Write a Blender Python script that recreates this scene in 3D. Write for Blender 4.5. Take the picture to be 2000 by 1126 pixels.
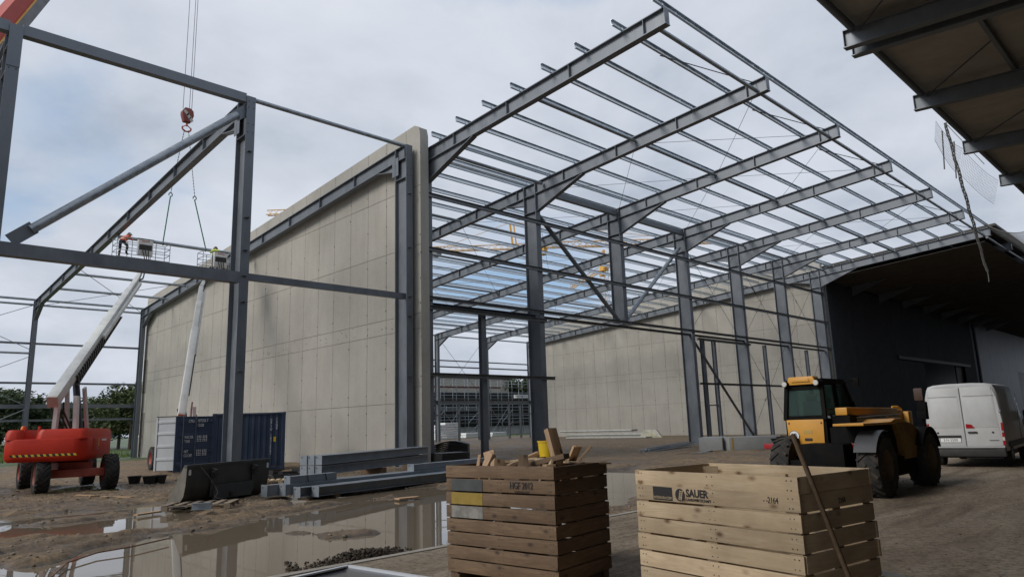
import bpy, bmesh, math, random
import numpy as np
from mathutils import Vector, Matrix
random.seed(7)
for o in list(bpy.data.objects): bpy.data.objects.remove(o)
scene = bpy.context.scene
COL = scene.collection
# ---------------------------------------------------------------- camera
H = 1.75
R = np.array([[0.71869388, 0.11006571, 0.68656001], [-0.69463339, 0.1577311, 0.7018585], [-0.03104132, -0.98132892, 0.18981569]])
FOC = 1366.06
CAM = np.array([0, 0, H])
cd = bpy.data.cameras.new('camera'); cam = bpy.data.objects.new('camera', cd); COL.objects.link(cam)
cd.sensor_width = 36.0; cd.lens = FOC/2000*36; cd.clip_start = 0.05; cd.clip_end = 5000
cam.matrix_world = Matrix(((R[0,0], -R[0,1], -R[0,2], 0), (R[1,0], -R[1,1], -R[1,2], 0), (R[2,0], -R[2,1], -R[2,2], H), (0, 0, 0, 1)))
scene.camera = cam
scene.view_settings.view_transform = 'Standard'; scene.view_settings.look = 'None'
scene.view_settings.exposure = 0.55; scene.view_settings.gamma = 1.0; scene.view_settings.use_curve_mapping = False
# ---------------------------------------------------------------- sky and sun
SUN_EL, SUN_AZ = math.radians(36), math.radians(164)     # azimuth measured from +X to +Y: the veiled sun stands low over the left hall
def N(nt, t, **kw):
    n = nt.nodes.new(t)
    for k, v in kw.items():
        if k.startswith('i_'): n.inputs[k[2:].replace('_', ' ')].default_value = v
        else: setattr(n, k, v)
    return n
def ramp(nt, stops, interp='LINEAR'):
    n = nt.nodes.new('ShaderNodeValToRGB'); cr = n.color_ramp; cr.interpolation = interp
    while len(cr.elements) > 1: cr.elements.remove(cr.elements[-1])
    for i, (p, c) in enumerate(stops):
        e = cr.elements[0] if i == 0 else cr.elements.new(p)
        e.position = p; e.color = (c[0], c[1], c[2], 1) if not isinstance(c, (int, float)) else (c, c, c, 1)
    return n
world = bpy.data.worlds.new('World'); scene.world = world; world.use_nodes = True
nt = world.node_tree; nt.nodes.clear(); L = nt.links.new
sky = N(nt, 'ShaderNodeTexSky', sky_type='NISHITA', sun_disc=False, sun_elevation=SUN_EL, sun_rotation=math.pi/2-SUN_AZ)
tc = N(nt, 'ShaderNodeTexCoord'); sep = N(nt, 'ShaderNodeSeparateXYZ'); L(tc.outputs['Generated'], sep.inputs[0])
zz = N(nt, 'ShaderNodeMath', operation='MAXIMUM'); zz.inputs[1].default_value = 0.0; L(sep.outputs[2], zz.inputs[0])
zp = N(nt, 'ShaderNodeMath', operation='ADD'); zp.inputs[1].default_value = 0.3; L(zz.outputs[0], zp.inputs[0])
dv = N(nt, 'ShaderNodeVectorMath', operation='DIVIDE'); L(tc.outputs['Generated'], dv.inputs[0]); L(zp.outputs[0], dv.inputs[1])
mp = N(nt, 'ShaderNodeMapping'); mp.inputs['Location'].default_value = (7.7, 2.2, 0); mp.inputs['Scale'].default_value = (1, 1, 0.0); L(dv.outputs[0], mp.inputs[0])
n1 = N(nt, 'ShaderNodeTexNoise', i_Scale=1.15, i_Detail=7.0, i_Roughness=0.5, i_Distortion=0.1); L(mp.outputs[0], n1.inputs['Vector'])
n2 = N(nt, 'ShaderNodeTexNoise', i_Scale=2.1, i_Detail=8.0, i_Roughness=0.56, i_Distortion=0.15); L(mp.outputs[0], n2.inputs['Vector'])
cov = ramp(nt, [(0.34, 0.0), (0.47, 1.0)]); L(n1.outputs['Fac'], cov.inputs[0])
cl = ramp(nt, [(0.28, (3.4, 3.9, 4.75)), (0.43, (4.9, 5.35, 6.15)), (0.58, (5.8, 6.2, 6.95)), (0.8, (6.6, 6.9, 7.4))]); L(n2.outputs['Fac'], cl.inputs[0])
blue = N(nt, 'ShaderNodeMix', data_type='RGBA'); blue.inputs[0].default_value = 0.6; L(sky.outputs[0], blue.inputs[6]); blue.inputs[7].default_value = (3.4, 4.9, 7.0, 1)
mx = N(nt, 'ShaderNodeMix', data_type='RGBA'); L(cov.outputs[0], mx.inputs[0]); L(blue.outputs[2], mx.inputs[6]); L(cl.outputs[0], mx.inputs[7])
bg = N(nt, 'ShaderNodeBackground', i_Strength=0.078); L(mx.outputs[2], bg.inputs[0])
wo = N(nt, 'ShaderNodeOutputWorld'); L(bg.outputs[0], wo.inputs[0])
sd = bpy.data.lights.new('sun', 'SUN'); sd.energy = 1.5; sd.angle = math.radians(22); sd.color = (1.0, 0.95, 0.88)
sun = bpy.data.objects.new('sun', sd); COL.objects.link(sun)
sdir = Vector((math.cos(SUN_EL)*math.cos(SUN_AZ), math.cos(SUN_EL)*math.sin(SUN_AZ), math.sin(SUN_EL)))
sun.rotation_euler = sdir.to_track_quat('Z', 'Y').to_euler(); sun.location = (0, 0, 60)
# ---------------------------------------------------------------- pixels (2000 x 1126) to places
def ray(px, py): v = R @ np.array([px-1000.0, py-563.0, FOC]); return v/np.linalg.norm(v)
def G(px, py, z=0.0): r = ray(px, py); return Vector(CAM + r*((z-H)/r[2]))
def PL(px, py, axis, val): r = ray(px, py); return Vector(CAM + r*((val-CAM[axis])/r[axis]))
def DP(px, py, dep): return Vector(CAM + R @ (np.array([(px-1000.0)/FOC, (py-563.0)/FOC, 1.0])*dep))
# ---------------------------------------------------------------- mesh builder
class MB:
    def __init__(s): s.v = []; s.f = []
    def add(s, vs, fs):
        b = len(s.v); s.v += [tuple(p) for p in vs]; s.f += [tuple(i+b for i in f) for f in fs]; return s
    def box(s, c, d, M=None):
        x, y, z = [k/2 for k in d]; c = Vector(c)
        vs = [Vector((sx*x, sy*y, sz*z)) for sx in (-1, 1) for sy in (-1, 1) for sz in (-1, 1)]
        if M is not None: vs = [M @ p for p in vs]
        return s.add([p+c for p in vs], [(0,1,3,2), (4,6,7,5), (0,4,5,1), (2,3,7,6), (0,2,6,4), (1,5,7,3)])
    def bx(s, x0, x1, y0, y1, z0, z1): return s.box(((x0+x1)/2, (y0+y1)/2, (z0+z1)/2), (x1-x0, y1-y0, z1-z0))
    def sect(s, p, q, poly, up=(0, 0, 1)):
        p, q = Vector(p), Vector(q); d = (q-p).normalized(); u = d.cross(Vector(up)).normalized(); w = u.cross(d)
        n = len(poly); vs = [e + u*a + w*b for e in (p, q) for a, b in poly]
        return s.add(vs, [(i, (i+1) % n, n+(i+1) % n, n+i) for i in range(n)] + [tuple(range(n))[::-1], tuple(range(n, 2*n))])
    def beam(s, p, q, w, h, up=(0, 0, 1)): return s.sect(p, q, [(-w/2, -h/2), (w/2, -h/2), (w/2, h/2), (-w/2, h/2)], up)
    def ibeam(s, p, q, h, b, tf=0.03, tw=0.02, up=(0, 0, 1), top=False):
        o = -h/2 if top else 0.0; B, T, hh = b/2, tw/2, h/2
        poly = [(-B,-hh), (B,-hh), (B,-hh+tf), (T,-hh+tf), (T,hh-tf), (B,hh-tf), (B,hh), (-B,hh), (-B,hh-tf), (-T,hh-tf), (-T,-hh+tf), (-B,-hh+tf)]
        return s.sect(p, q, [(a, c+o) for a, c in poly], up)
    def chan(s, p, q, h, b, t=0.012, up=(0, 0, 1), flip=1):
        hh = h/2; poly = [(0,-hh), (b,-hh), (b,-hh+t), (t,-hh+t), (t,hh-t), (b,hh-t), (b,hh), (0,hh)]
        if flip < 0: poly = [(-a, c) for a, c in poly][::-1]
        return s.sect(p, q, poly, up)
    def tube(s, p, q, r, n=10, r2=None, caps=True):
        p, q = Vector(p), Vector(q); d = (q-p).normalized(); up = Vector((0, 0, 1)) if abs(d.z) < 0.9 else Vector((1, 0, 0))
        u = d.cross(up).normalized(); w = u.cross(d); r2 = r if r2 is None else r2
        vs = [e + (u*math.cos(a) + w*math.sin(a))*rr for e, rr in ((p, r), (q, r2)) for a in [2*math.pi*i/n for i in range(n)]]
        fs = [(i, (i+1) % n, n+(i+1) % n, n+i) for i in range(n)]
        if caps: fs += [tuple(range(n))[::-1], tuple(range(n, 2*n))]
        return s.add(vs, fs)
    def path(s, pts, r, n=6):
        for a, b in zip(pts[:-1], pts[1:]): s.tube(a, b, r, n)
        return s
    def prism(s, poly, vec):
        poly = [Vector(p) for p in poly]; vec = Vector(vec); n = len(poly)
        return s.add(poly + [p+vec for p in poly], [(i, (i+1) % n, n+(i+1) % n, n+i) for i in range(n)] + [tuple(range(n))[::-1], tuple(range(n, 2*n))])
    def lathe(s, prof, c=(0, 0, 0), axis='z', n=20, closed=False):
        # prof: list of (radius, along)
        c = Vector(c); vs = []
        for r, a in prof:
            for i in range(n):
                t = 2*math.pi*i/n; p = (r*math.cos(t), r*math.sin(t), a)
                vs.append(c + Vector({'z': p, 'y': (p[0], p[2], p[1]), 'x': (p[2], p[0], p[1])}[axis]))
        m = len(prof); fs = [(j*n+i, j*n+(i+1) % n, (j+1)*n+(i+1) % n, (j+1)*n+i) for j in range(m-1) for i in range(n)]
        if closed: fs += [((m-1)*n+i, (m-1)*n+(i+1) % n, (i+1) % n, i) for i in range(n)]
        else: fs += [tuple(range(n))[::-1], tuple(range((m-1)*n, m*n))]
        return s.add(vs, fs)
    def loft(s, rings, caps=True):
        n = len(rings[0]); vs = [p for r in rings for p in r]; m = len(rings)
        fs = [(j*n+i, j*n+(i+1) % n, (j+1)*n+(i+1) % n, (j+1)*n+i) for j in range(m-1) for i in range(n)]
        if caps: fs += [tuple(range(n))[::-1], tuple(range((m-1)*n, m*n))]
        return s.add(vs, fs)
    def mesh(s, name, mat=None, M=None, smooth=True, bevel=0):
        me = bpy.data.meshes.new(name); vs = s.v
        if M is not None: vs = [tuple(M @ Vector(p)) for p in vs]
        me.from_pydata(vs, [], s.f); 
        bm = bmesh.new(); bm.from_mesh(me); bmesh.ops.recalc_face_normals(bm, faces=bm.faces)
        if bevel: bmesh.ops.bevel(bm, geom=[e for e in bm.edges if len(e.link_faces) == 2 and e.calc_face_angle(0) > 0.6], offset=bevel, segments=2, affect='EDGES', profile=0.6)
        bm.to_mesh(me); bm.free()
        if smooth:
            me.polygons.foreach_set('use_smooth', [True]*len(me.polygons)); me.set_sharp_from_angle(angle=math.radians(38))
        if mat: me.materials.append(mat)
        return me
ROOT = {}
def tag(o, label=None, cat=None, group=None, kind=None):
    for k, v in (('label', label), ('category', cat), ('group', group), ('kind', kind)):
        if v: o[k] = v
    return o
def thing(name, label, cat, loc=(0, 0, 0), rz=0.0, group=None):
    o = bpy.data.objects.new(name, None); COL.objects.link(o); o.location = loc; o.rotation_euler = (0, 0, rz); o.empty_display_size = 0.3
    ROOT[o] = Matrix.Translation(loc) @ Matrix.Rotation(rz, 4, 'Z'); return tag(o, label, cat, group)
def part(name, mb, mat, parent, world=False, **kw):
    M = ROOT[parent].inverted() if world else None
    o = bpy.data.objects.new(name, mb.mesh(name, mat, M, **kw)); COL.objects.link(o); o.parent = parent; ROOT[o] = ROOT[parent]; return o
def inst(name, me, parent, loc=(0, 0, 0), rot=(0, 0, 0), scale=(1, 1, 1), world=False):
    o = bpy.data.objects.new(name, me); COL.objects.link(o); o.parent = parent
    if world: loc = ROOT[parent].inverted() @ Vector(loc)
    o.location = loc; o.rotation_euler = rot; o.scale = scale; ROOT[o] = ROOT[parent]; return o
def single(name, mb, mat, label, cat, group=None, kind=None, origin=None, **kw):
    org = Vector(origin) if origin is not None else Vector(mb.v[0])
    o = bpy.data.objects.new(name, mb.mesh(name, mat, Matrix.Translation(-org), **kw)); COL.objects.link(o); o.location = org
    return tag(o, label, cat, group, kind)
def text(name, body, size, mat, parent, M, depth=0.002, align='LEFT', sx=1.0, off=0.0):
    c = bpy.data.curves.new('t', 'FONT'); c.body = body; c.size = size; c.extrude = depth; c.offset = off; c.align_x = align; c.align_y = 'CENTER'; c.resolution_u = 3
    t = bpy.data.objects.new('t', c); COL.objects.link(t); dg = bpy.context.evaluated_depsgraph_get()
    me = bpy.data.meshes.new_from_object(t.evaluated_get(dg)); bpy.data.objects.remove(t); bpy.data.curves.remove(c)
    me.transform(M @ Matrix.Diagonal((sx, 1, 1, 1))); me.materials.clear(); me.materials.append(mat)
    o = bpy.data.objects.new(name, me); COL.objects.link(o); o.parent = parent; ROOT[o] = ROOT[parent]; return o
def frameM(o, ex, ez):      # matrix with x along ex, normal ez
    ex = Vector(ex).normalized(); ez = Vector(ez).normalized(); ey = ez.cross(ex)
    return Matrix(((ex.x, ey.x, ez.x, o[0]), (ex.y, ey.y, ez.y, o[1]), (ex.z, ey.z, ez.z, o[2]), (0, 0, 0, 1)))
# ---------------------------------------------------------------- materials
def mat(name, c1, c2=None, scale=3.0, rough=0.6, metal=0.0, bump=0.0, bscale=None, stretch=(1, 1, 1), rvar=0.0, rnd=0.0, detail=6.0, lo=0.35, hi=0.65, coord='Object', spec=0.5):
    m = bpy.data.materials.new(name); m.use_nodes = True; nt = m.node_tree; b = nt.nodes['Principled BSDF']; L = nt.links.new
    b.inputs['Roughness'].default_value = rough; b.inputs['Metallic'].default_value = metal; b.inputs['Base Color'].default_value = (*c1, 1); b.inputs['Specular IOR Level'].default_value = spec
    if c2 is None and not bump and not rnd: return m
    t = N(nt, 'ShaderNodeTexCoord'); mp = N(nt, 'ShaderNodeMapping'); mp.inputs['Scale'].default_value = stretch; L(t.outputs[coord], mp.inputs[0])
    oi = N(nt, 'ShaderNodeObjectInfo'); ad = N(nt, 'ShaderNodeVectorMath', operation='ADD'); sc = N(nt, 'ShaderNodeVectorMath', operation='SCALE'); sc.inputs['Scale'].default_value = 37.0
    cx = N(nt, 'ShaderNodeCombineXYZ'); L(oi.outputs['Random'], cx.inputs[0]); L(oi.outputs['Random'], cx.inputs[1]); L(cx.outputs[0], sc.inputs[0]); L(mp.outputs[0], ad.inputs[0]); L(sc.outputs[0], ad.inputs[1])
    n = N(nt, 'ShaderNodeTexNoise', i_Scale=scale, i_Detail=detail, i_Roughness=0.6); L(ad.outputs[0], n.inputs['Vector'])
    cr = ramp(nt, [(lo, c1), (hi, c2 or c1)]); L(n.outputs['Fac'], cr.inputs[0]); out = cr.outputs[0]
    if rnd:
        hs = N(nt, 'ShaderNodeHueSaturation'); mr = N(nt, 'ShaderNodeMapRange'); mr.inputs[3].default_value = 1-rnd; mr.inputs[4].default_value = 1+rnd
        L(oi.outputs['Random'], mr.inputs[0]); L(mr.outputs[0], hs.inputs['Value']); L(out, hs.inputs['Color']); out = hs.outputs[0]
    L(out, b.inputs['Base Color'])
    if rvar:
        mr = N(nt, 'ShaderNodeMapRange'); mr.inputs[1].default_value = 0.3; mr.inputs[2].default_value = 0.7; mr.inputs[3].default_value = rough-rvar; mr.inputs[4].default_value = rough+rvar
        L(n.outputs['Fac'], mr.inputs[0]); L(mr.outputs[0], b.inputs['Roughness'])
    if bump:
        n3 = N(nt, 'ShaderNodeTexNoise', i_Scale=bscale or scale*4, i_Detail=5.0); L(ad.outputs[0], n3.inputs['Vector'])
        bp = N(nt, 'ShaderNodeBump', i_Strength=bump, i_Distance=0.02); L(n3.outputs['Fac'], bp.inputs['Height']); L(bp.outputs[0], b.inputs['Normal'])
    return m
def concrete():
    m = bpy.data.materials.new('cast_concrete'); m.use_nodes = True; nt = m.node_tree; b = nt.nodes['Principled BSDF']; L = nt.links.new; b.inputs['Roughness'].default_value = .88; b.inputs['Specular IOR Level'].default_value = .3
    g = N(nt, 'ShaderNodeNewGeometry'); P = g.outputs['Position']
    a = N(nt, 'ShaderNodeTexNoise', i_Scale=.42, i_Detail=9.0, i_Roughness=.62); L(P, a.inputs['Vector']); r1 = ramp(nt, [(.28, (.33, .316, .28)), (.5, (.372, .356, .317)), (.74, (.412, .396, .354))]); L(a.outputs['Fac'], r1.inputs[0])
    mp = N(nt, 'ShaderNodeMapping'); mp.inputs['Scale'].default_value = (3.2, 3.2, .16); L(P, mp.inputs[0]); s = N(nt, 'ShaderNodeTexNoise', i_Scale=1.0, i_Detail=7.0, i_Roughness=.6); L(mp.outputs[0], s.inputs['Vector']); r2 = ramp(nt, [(.28, .94), (.52, 1.0), (.75, 1.02)]); L(s.outputs['Fac'], r2.inputs[0])
    mu = N(nt, 'ShaderNodeMix', data_type='RGBA', blend_type='MULTIPLY'); mu.inputs[0].default_value = 1; L(r1.outputs[0], mu.inputs[6]); L(r2.outputs[0], mu.inputs[7])
    f = N(nt, 'ShaderNodeTexNoise', i_Scale=7.0, i_Detail=8.0, i_Roughness=.7); L(P, f.inputs['Vector']); r3 = ramp(nt, [(.3, .94), (.6, 1.02)]); L(f.outputs['Fac'], r3.inputs[0])
    m2 = N(nt, 'ShaderNodeMix', data_type='RGBA', blend_type='MULTIPLY'); m2.inputs[0].default_value = 1; L(mu.outputs[2], m2.inputs[6]); L(r3.outputs[0], m2.inputs[7])
    oi = N(nt, 'ShaderNodeObjectInfo'); mr = N(nt, 'ShaderNodeMapRange'); mr.inputs[3].default_value = .975; mr.inputs[4].default_value = 1.025; L(oi.outputs['Random'], mr.inputs[0]); hs = N(nt, 'ShaderNodeHueSaturation'); L(mr.outputs[0], hs.inputs['Value']); L(m2.outputs[2], hs.inputs['Color']); L(hs.outputs[0], b.inputs['Base Color'])
    bp = N(nt, 'ShaderNodeBump', i_Strength=.15, i_Distance=.02); L(f.outputs['Fac'], bp.inputs['Height']); L(bp.outputs[0], b.inputs['Normal']); return m
STEEL = mat('galvanised_frame_steel', (.138, .155, .177), (.19, .21, .235), 2.0, .5, .35, stretch=(1, 1, .5), rvar=.1, rnd=.08, lo=.3, hi=.7)
PURL = mat('zinc_purlin_steel', (.50, .55, .59), (.66, .71, .75), 2.5, .36, .9, rvar=.1, rnd=.06)
ZINC = mat('zinc_tube_steel', (.26, .29, .32), (.38, .42, .45), 4, .42, .6, rvar=.1)
WIRE = mat('wire_steel', (.07, .07, .075), None, 1, .5, .5)
CONC = concrete()
JOINT = mat('concrete_joint', (.13, .12, .105), (.22, .2, .175), 2, .9)
HOLE = mat('tie_hole_dark', (.04, .038, .034))
CLAD = mat("anthracite_cladding", (.046, .051, .059), (.058, .064, .073), 1.2, .75, 0, rnd=.05, spec=.12)
CLAD_LIT = mat('gap_lit_cladding', (.12, .14, .17), (.15, .17, .20), .8, .5, 0, rnd=.03)  # paler copy of the cladding: daylight from the roof gap put into the colour
BOARD = mat('roof_deck_board', (.33, .31, .275), (.40, .38, .34), 1.0, .85, 0, rnd=.06)
DARK = mat('black_plastic', (.015, .015, .016), (.028, .028, .028), 6, .55)
RUBBER = mat('tyre_rubber', (.018, .017, .016), (.06, .05, .04), 5, .85, lo=.45, hi=.75)
GIRT = mat('girt_zinc_steel', (.17, .19, .21), (.25, .27, .29), 3, .42, .5)
GLASSD = mat('window_glass', (.02, .035, .035), None, 1, .06, 0)
WHITE = mat('white_paint', (.43, .44, .44), (.49, .50, .50), 2, .4)
BWHITE = mat('lift_white_paint', (.52, .52, .49), (.66, .66, .63), 1.5, .45, lo=.3, hi=.55)
RED = mat('lift_red_paint', (.40, .02, .008), (.50, .032, .012), 1.2, .5, rvar=.08, spec=.25)
REDD = mat('dusty_red_paint', (.28, .05, .03), (.42, .10, .07), 2.0, .6)
ORANGE = mat('orange_plastic', (.75, .16, .02), None, 1, .4)
YEL = mat('machine_yellow_paint', (.52, .245, .025), (.60, .30, .04), 1.5, .45)
CRANEY = mat('crane_yellow_paint', (.62, .33, .06), (.70, .40, .09), 1, .5)
LETTER = mat('white_lettering', (.75, .76, .76))
INK = mat('black_stencil_ink', (.018, .016, .016))
def wood(name, c1, c2, c3, knots=True):
    m = bpy.data.materials.new(name); m.use_nodes = True; nt = m.node_tree; b = nt.nodes['Principled BSDF']; L = nt.links.new; b.inputs['Roughness'].default_value = .75
    t = N(nt, 'ShaderNodeTexCoord'); oi = N(nt, 'ShaderNodeObjectInfo'); cx = N(nt, 'ShaderNodeCombineXYZ'); sc = N(nt, 'ShaderNodeMath', operation='MULTIPLY'); sc.inputs[1].default_value = 53
    L(oi.outputs['Random'], sc.inputs[0]); [L(sc.outputs[0], cx.inputs[i]) for i in range(3)]
    ad = N(nt, 'ShaderNodeVectorMath', operation='ADD'); L(t.outputs['Object'], ad.inputs[0]); L(cx.outputs[0], ad.inputs[1])
    mp = N(nt, 'ShaderNodeMapping'); mp.inputs['Scale'].default_value = (1.2, 14, 14); L(ad.outputs[0], mp.inputs[0])
    n = N(nt, 'ShaderNodeTexNoise', i_Scale=1.6, i_Detail=6.0, i_Distortion=1.2); L(mp.outputs[0], n.inputs['Vector'])
    cr = ramp(nt, [(.3, c1), (.52, c2), (.72, c1)]); L(n.outputs['Fac'], cr.inputs[0])
    m2 = N(nt, 'ShaderNodeMapping'); m2.inputs['Scale'].default_value = (4.2, 7.5, 7.5); L(ad.outputs[0], m2.inputs[0])
    vo = N(nt, 'ShaderNodeTexVoronoi', i_Scale=1.0); L(m2.outputs[0], vo.inputs['Vector']); kr = ramp(nt, [(.06, 1.0), (.16, .35), (.24, 0.0)]); L(vo.outputs['Distance'], kr.inputs[0])
    mx = N(nt, 'ShaderNodeMix', data_type='RGBA'); L(kr.outputs[0], mx.inputs[0]); L(cr.outputs[0], mx.inputs[6]); mx.inputs[7].default_value = (*c3, 1); out = mx.outputs[2]
    if not knots: out = cr.outputs[0]
    hs = N(nt, 'ShaderNodeHueSaturation'); mr = N(nt, 'ShaderNodeMapRange'); mr.inputs[3].default_value = .80; mr.inputs[4].default_value = 1.16; L(oi.outputs['Random'], mr.inputs[0]); L(mr.outputs[0], hs.inputs['Value']); L(out, hs.inputs['Color'])
    n4 = N(nt, 'ShaderNodeTexNoise', i_Scale=2.3, i_Detail=4.0); L(ad.outputs[0], n4.inputs['Vector']); g = ramp(nt, [(.3, .72), (.62, 1.0)]); L(n4.outputs['Fac'], g.inputs[0])
    mu = N(nt, 'ShaderNodeMix', data_type='RGBA', blend_type='MULTIPLY'); mu.inputs[0].default_value = 1; L(hs.outputs[0], mu.inputs[6]); L(g.outputs[0], mu.inputs[7]); L(mu.outputs[2], b.inputs['Base Color'])
    bp = N(nt, 'ShaderNodeBump', i_Strength=.15, i_Distance=.004); L(n.outputs['Fac'], bp.inputs['Height']); L(bp.outputs[0], b.inputs['Normal'])
    return m
PINE = wood('fresh_pine', (.57, .45, .30), (.48, .36, .225), (.17, .09, .04))
OLDW = wood('weathered_crate_wood', (.20, .13, .075), (.135, .085, .048), (.05, .03, .02))
SCRAP = wood('scrap_timber', (.48, .33, .20), (.36, .235, .135), (.1, .06, .03))
# ================================================================ GROUND
_rs = np.random.RandomState(11); _T = _rs.rand(256, 256)
def vn(x, y, s, seed=0):
    x = x/s + seed*17.3; y = y/s + seed*9.1; xi = np.floor(x).astype(int); yi = np.floor(y).astype(int); u = x-xi; v = y-yi
    u = u*u*(3-2*u); v = v*v*(3-2*v); a = _T[xi % 256, yi % 256]; b = _T[(xi+1) % 256, yi % 256]; c = _T[xi % 256, (yi+1) % 256]; d = _T[(xi+1) % 256, (yi+1) % 256]
    return (a*(1-u)+b*u)*(1-v) + (c*(1-u)+d*u)*v - .5
PUD = [  # shore lines read off the photograph, turned into ground points
    [(-60, 1014), (60, 1007), (130, 1000), (215, 993), (290, 983), (338, 981), (385, 1000), (378, 1013), (300, 1031), (240, 1038), (150, 1042), (60, 1046), (-60, 1052)],
    [(60, 1190), (118, 1100), (180, 1072), (300, 1047), (420, 1032), (520, 1013), (600, 997), (700, 980), (800, 964), (870, 950), (1000, 938), (1150, 921), (1245, 908), (1262, 950), (1205, 985), (1060, 1020), (860, 1071), (640, 1116), (430, 1190)],
    [(-80, 1110), (60, 1104), (118, 1110), (100, 1150), (-80, 1170)],
    [(92, 956), (130, 949), (190, 944), (192, 949), (140, 960), (95, 962)], [(196, 950), (232, 951), (228, 957), (198, 957)],
    [(560, 962), (600, 972), (700, 962), (840, 948), (860, 955), (700, 975), (580, 985)]]
MUDBAR = [[(572, 1038), (660, 1033), (760, 1034), (750, 1043), (650, 1047), (580, 1045)], [(20, 1024), (140, 1012), (250, 1000), (250, 1004), (140, 1017), (20, 1030)]]
def sdist(X, Y, poly):
    P = [(G(*p).x, G(*p).y) for p in poly]; d = np.full(X.shape, 1e9); ins = np.zeros(X.shape, bool); n = len(P)
    for i in range(n):
        ax, ay = P[i]; bx, by = P[(i+1) % n]; ex, ey = bx-ax, by-ay; t = np.clip(((X-ax)*ex+(Y-ay)*ey)/(ex*ex+ey*ey+1e-9), 0, 1)
        d = np.minimum(d, np.hypot(X-ax-t*ex, Y-ay-t*ey)); c = (ay > Y) != (by > Y)
        ins ^= c & (X < ex*(Y-ay)/(ey if abs(ey) > 1e-9 else 1e-9)+ax)
    return np.where(ins, -d, d)
def height(X, Y):
    h = .035 + .05*vn(X, Y, 1.7, 1) + .035*vn(X, Y, .55, 2) + .045*vn(X, Y, .26, 3) + .02*vn(X, Y, .19, 4)
    for o, sl, w, ph in ((10.9, .36, .26, 0), (12.6, .34, .26, 1), (14.6, .22, .22, 2), (16.4, .2, .22, 3), (20.5, -.05, .3, 4), (22.2, -.05, .3, 5)):
        dd = Y-(o+sl*X+.35*np.sin(X*.45+ph)); e = np.exp(-(dd/w)**2); s_ = X*1.05
        h += (-.055*e + .045*np.exp(-((np.abs(dd)-1.5*w)/(.55*w))**2))*(X < 15) + .016*e*np.sin(2*np.pi*(s_+np.abs(dd)*.8)/.32)*(X < 15)
    m = np.zeros(X.shape)
    for p in PUD:
        s = sdist(X, Y, p) + .32*vn(X, Y, .8, 5) + .22*vn(X, Y, .25, 6); m = np.maximum(m, np.clip(.5-s/.7, 0, 1))
    for p in MUDBAR:
        s = sdist(X, Y, p) + .5*vn(X, Y, .6, 8); m *= 1-.93*np.clip(.5-s/.4, 0, 1)
    m = m*m*(3-2*m); near = np.clip((60-np.hypot(X-8, Y-18))/30, .25, 1)
    h = h*near*(1-m) - .11*m
    h = np.where(Y < 8.5, -.12, h)
    return h
def geo(a, b, n, d0):
    k = np.arange(1, n+1); g = 1.0
    for _ in range(60):
        s = d0*np.sum(g**k); g *= (abs(b-a)/s)**(1/n*.8)
    return a + np.sign(b-a)*np.cumsum(d0*g**k)
xs = np.concatenate([geo(-3, -700, 40, .1)[::-1], np.arange(-3, 21, .09), geo(21, 900, 60, .1)])
ys = np.concatenate([geo(8, -300, 24, .2)[::-1], np.arange(8, 34, .09), geo(34, 1300, 70, .1)])
X, Y = np.meshgrid(xs, ys, indexing='ij'); Z = height(X, Y); nx, ny = X.shape
me = bpy.data.meshes.new('ground'); vs = np.stack([X, Y, Z], -1).reshape(-1, 3)
i, j = np.meshgrid(np.arange(nx-1), np.arange(ny-1), indexing='ij'); q = np.stack([i*ny+j, (i+1)*ny+j, (i+1)*ny+j+1, i*ny+j+1], -1).reshape(-1, 4)
me.vertices.add(len(vs)); me.vertices.foreach_set('co', vs.ravel()); me.loops.add(q.size); me.loops.foreach_set('vertex_index', q.ravel()); me.polygons.add(len(q))
me.polygons.foreach_set('loop_start', np.arange(0, q.size, 4)); me.polygons.foreach_set('use_smooth', np.ones(len(q), bool)); me.update(calc_edges=True)
def hz(x, y): return float(height(np.array([[x]]), np.array([[y]]))[0, 0])
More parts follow.
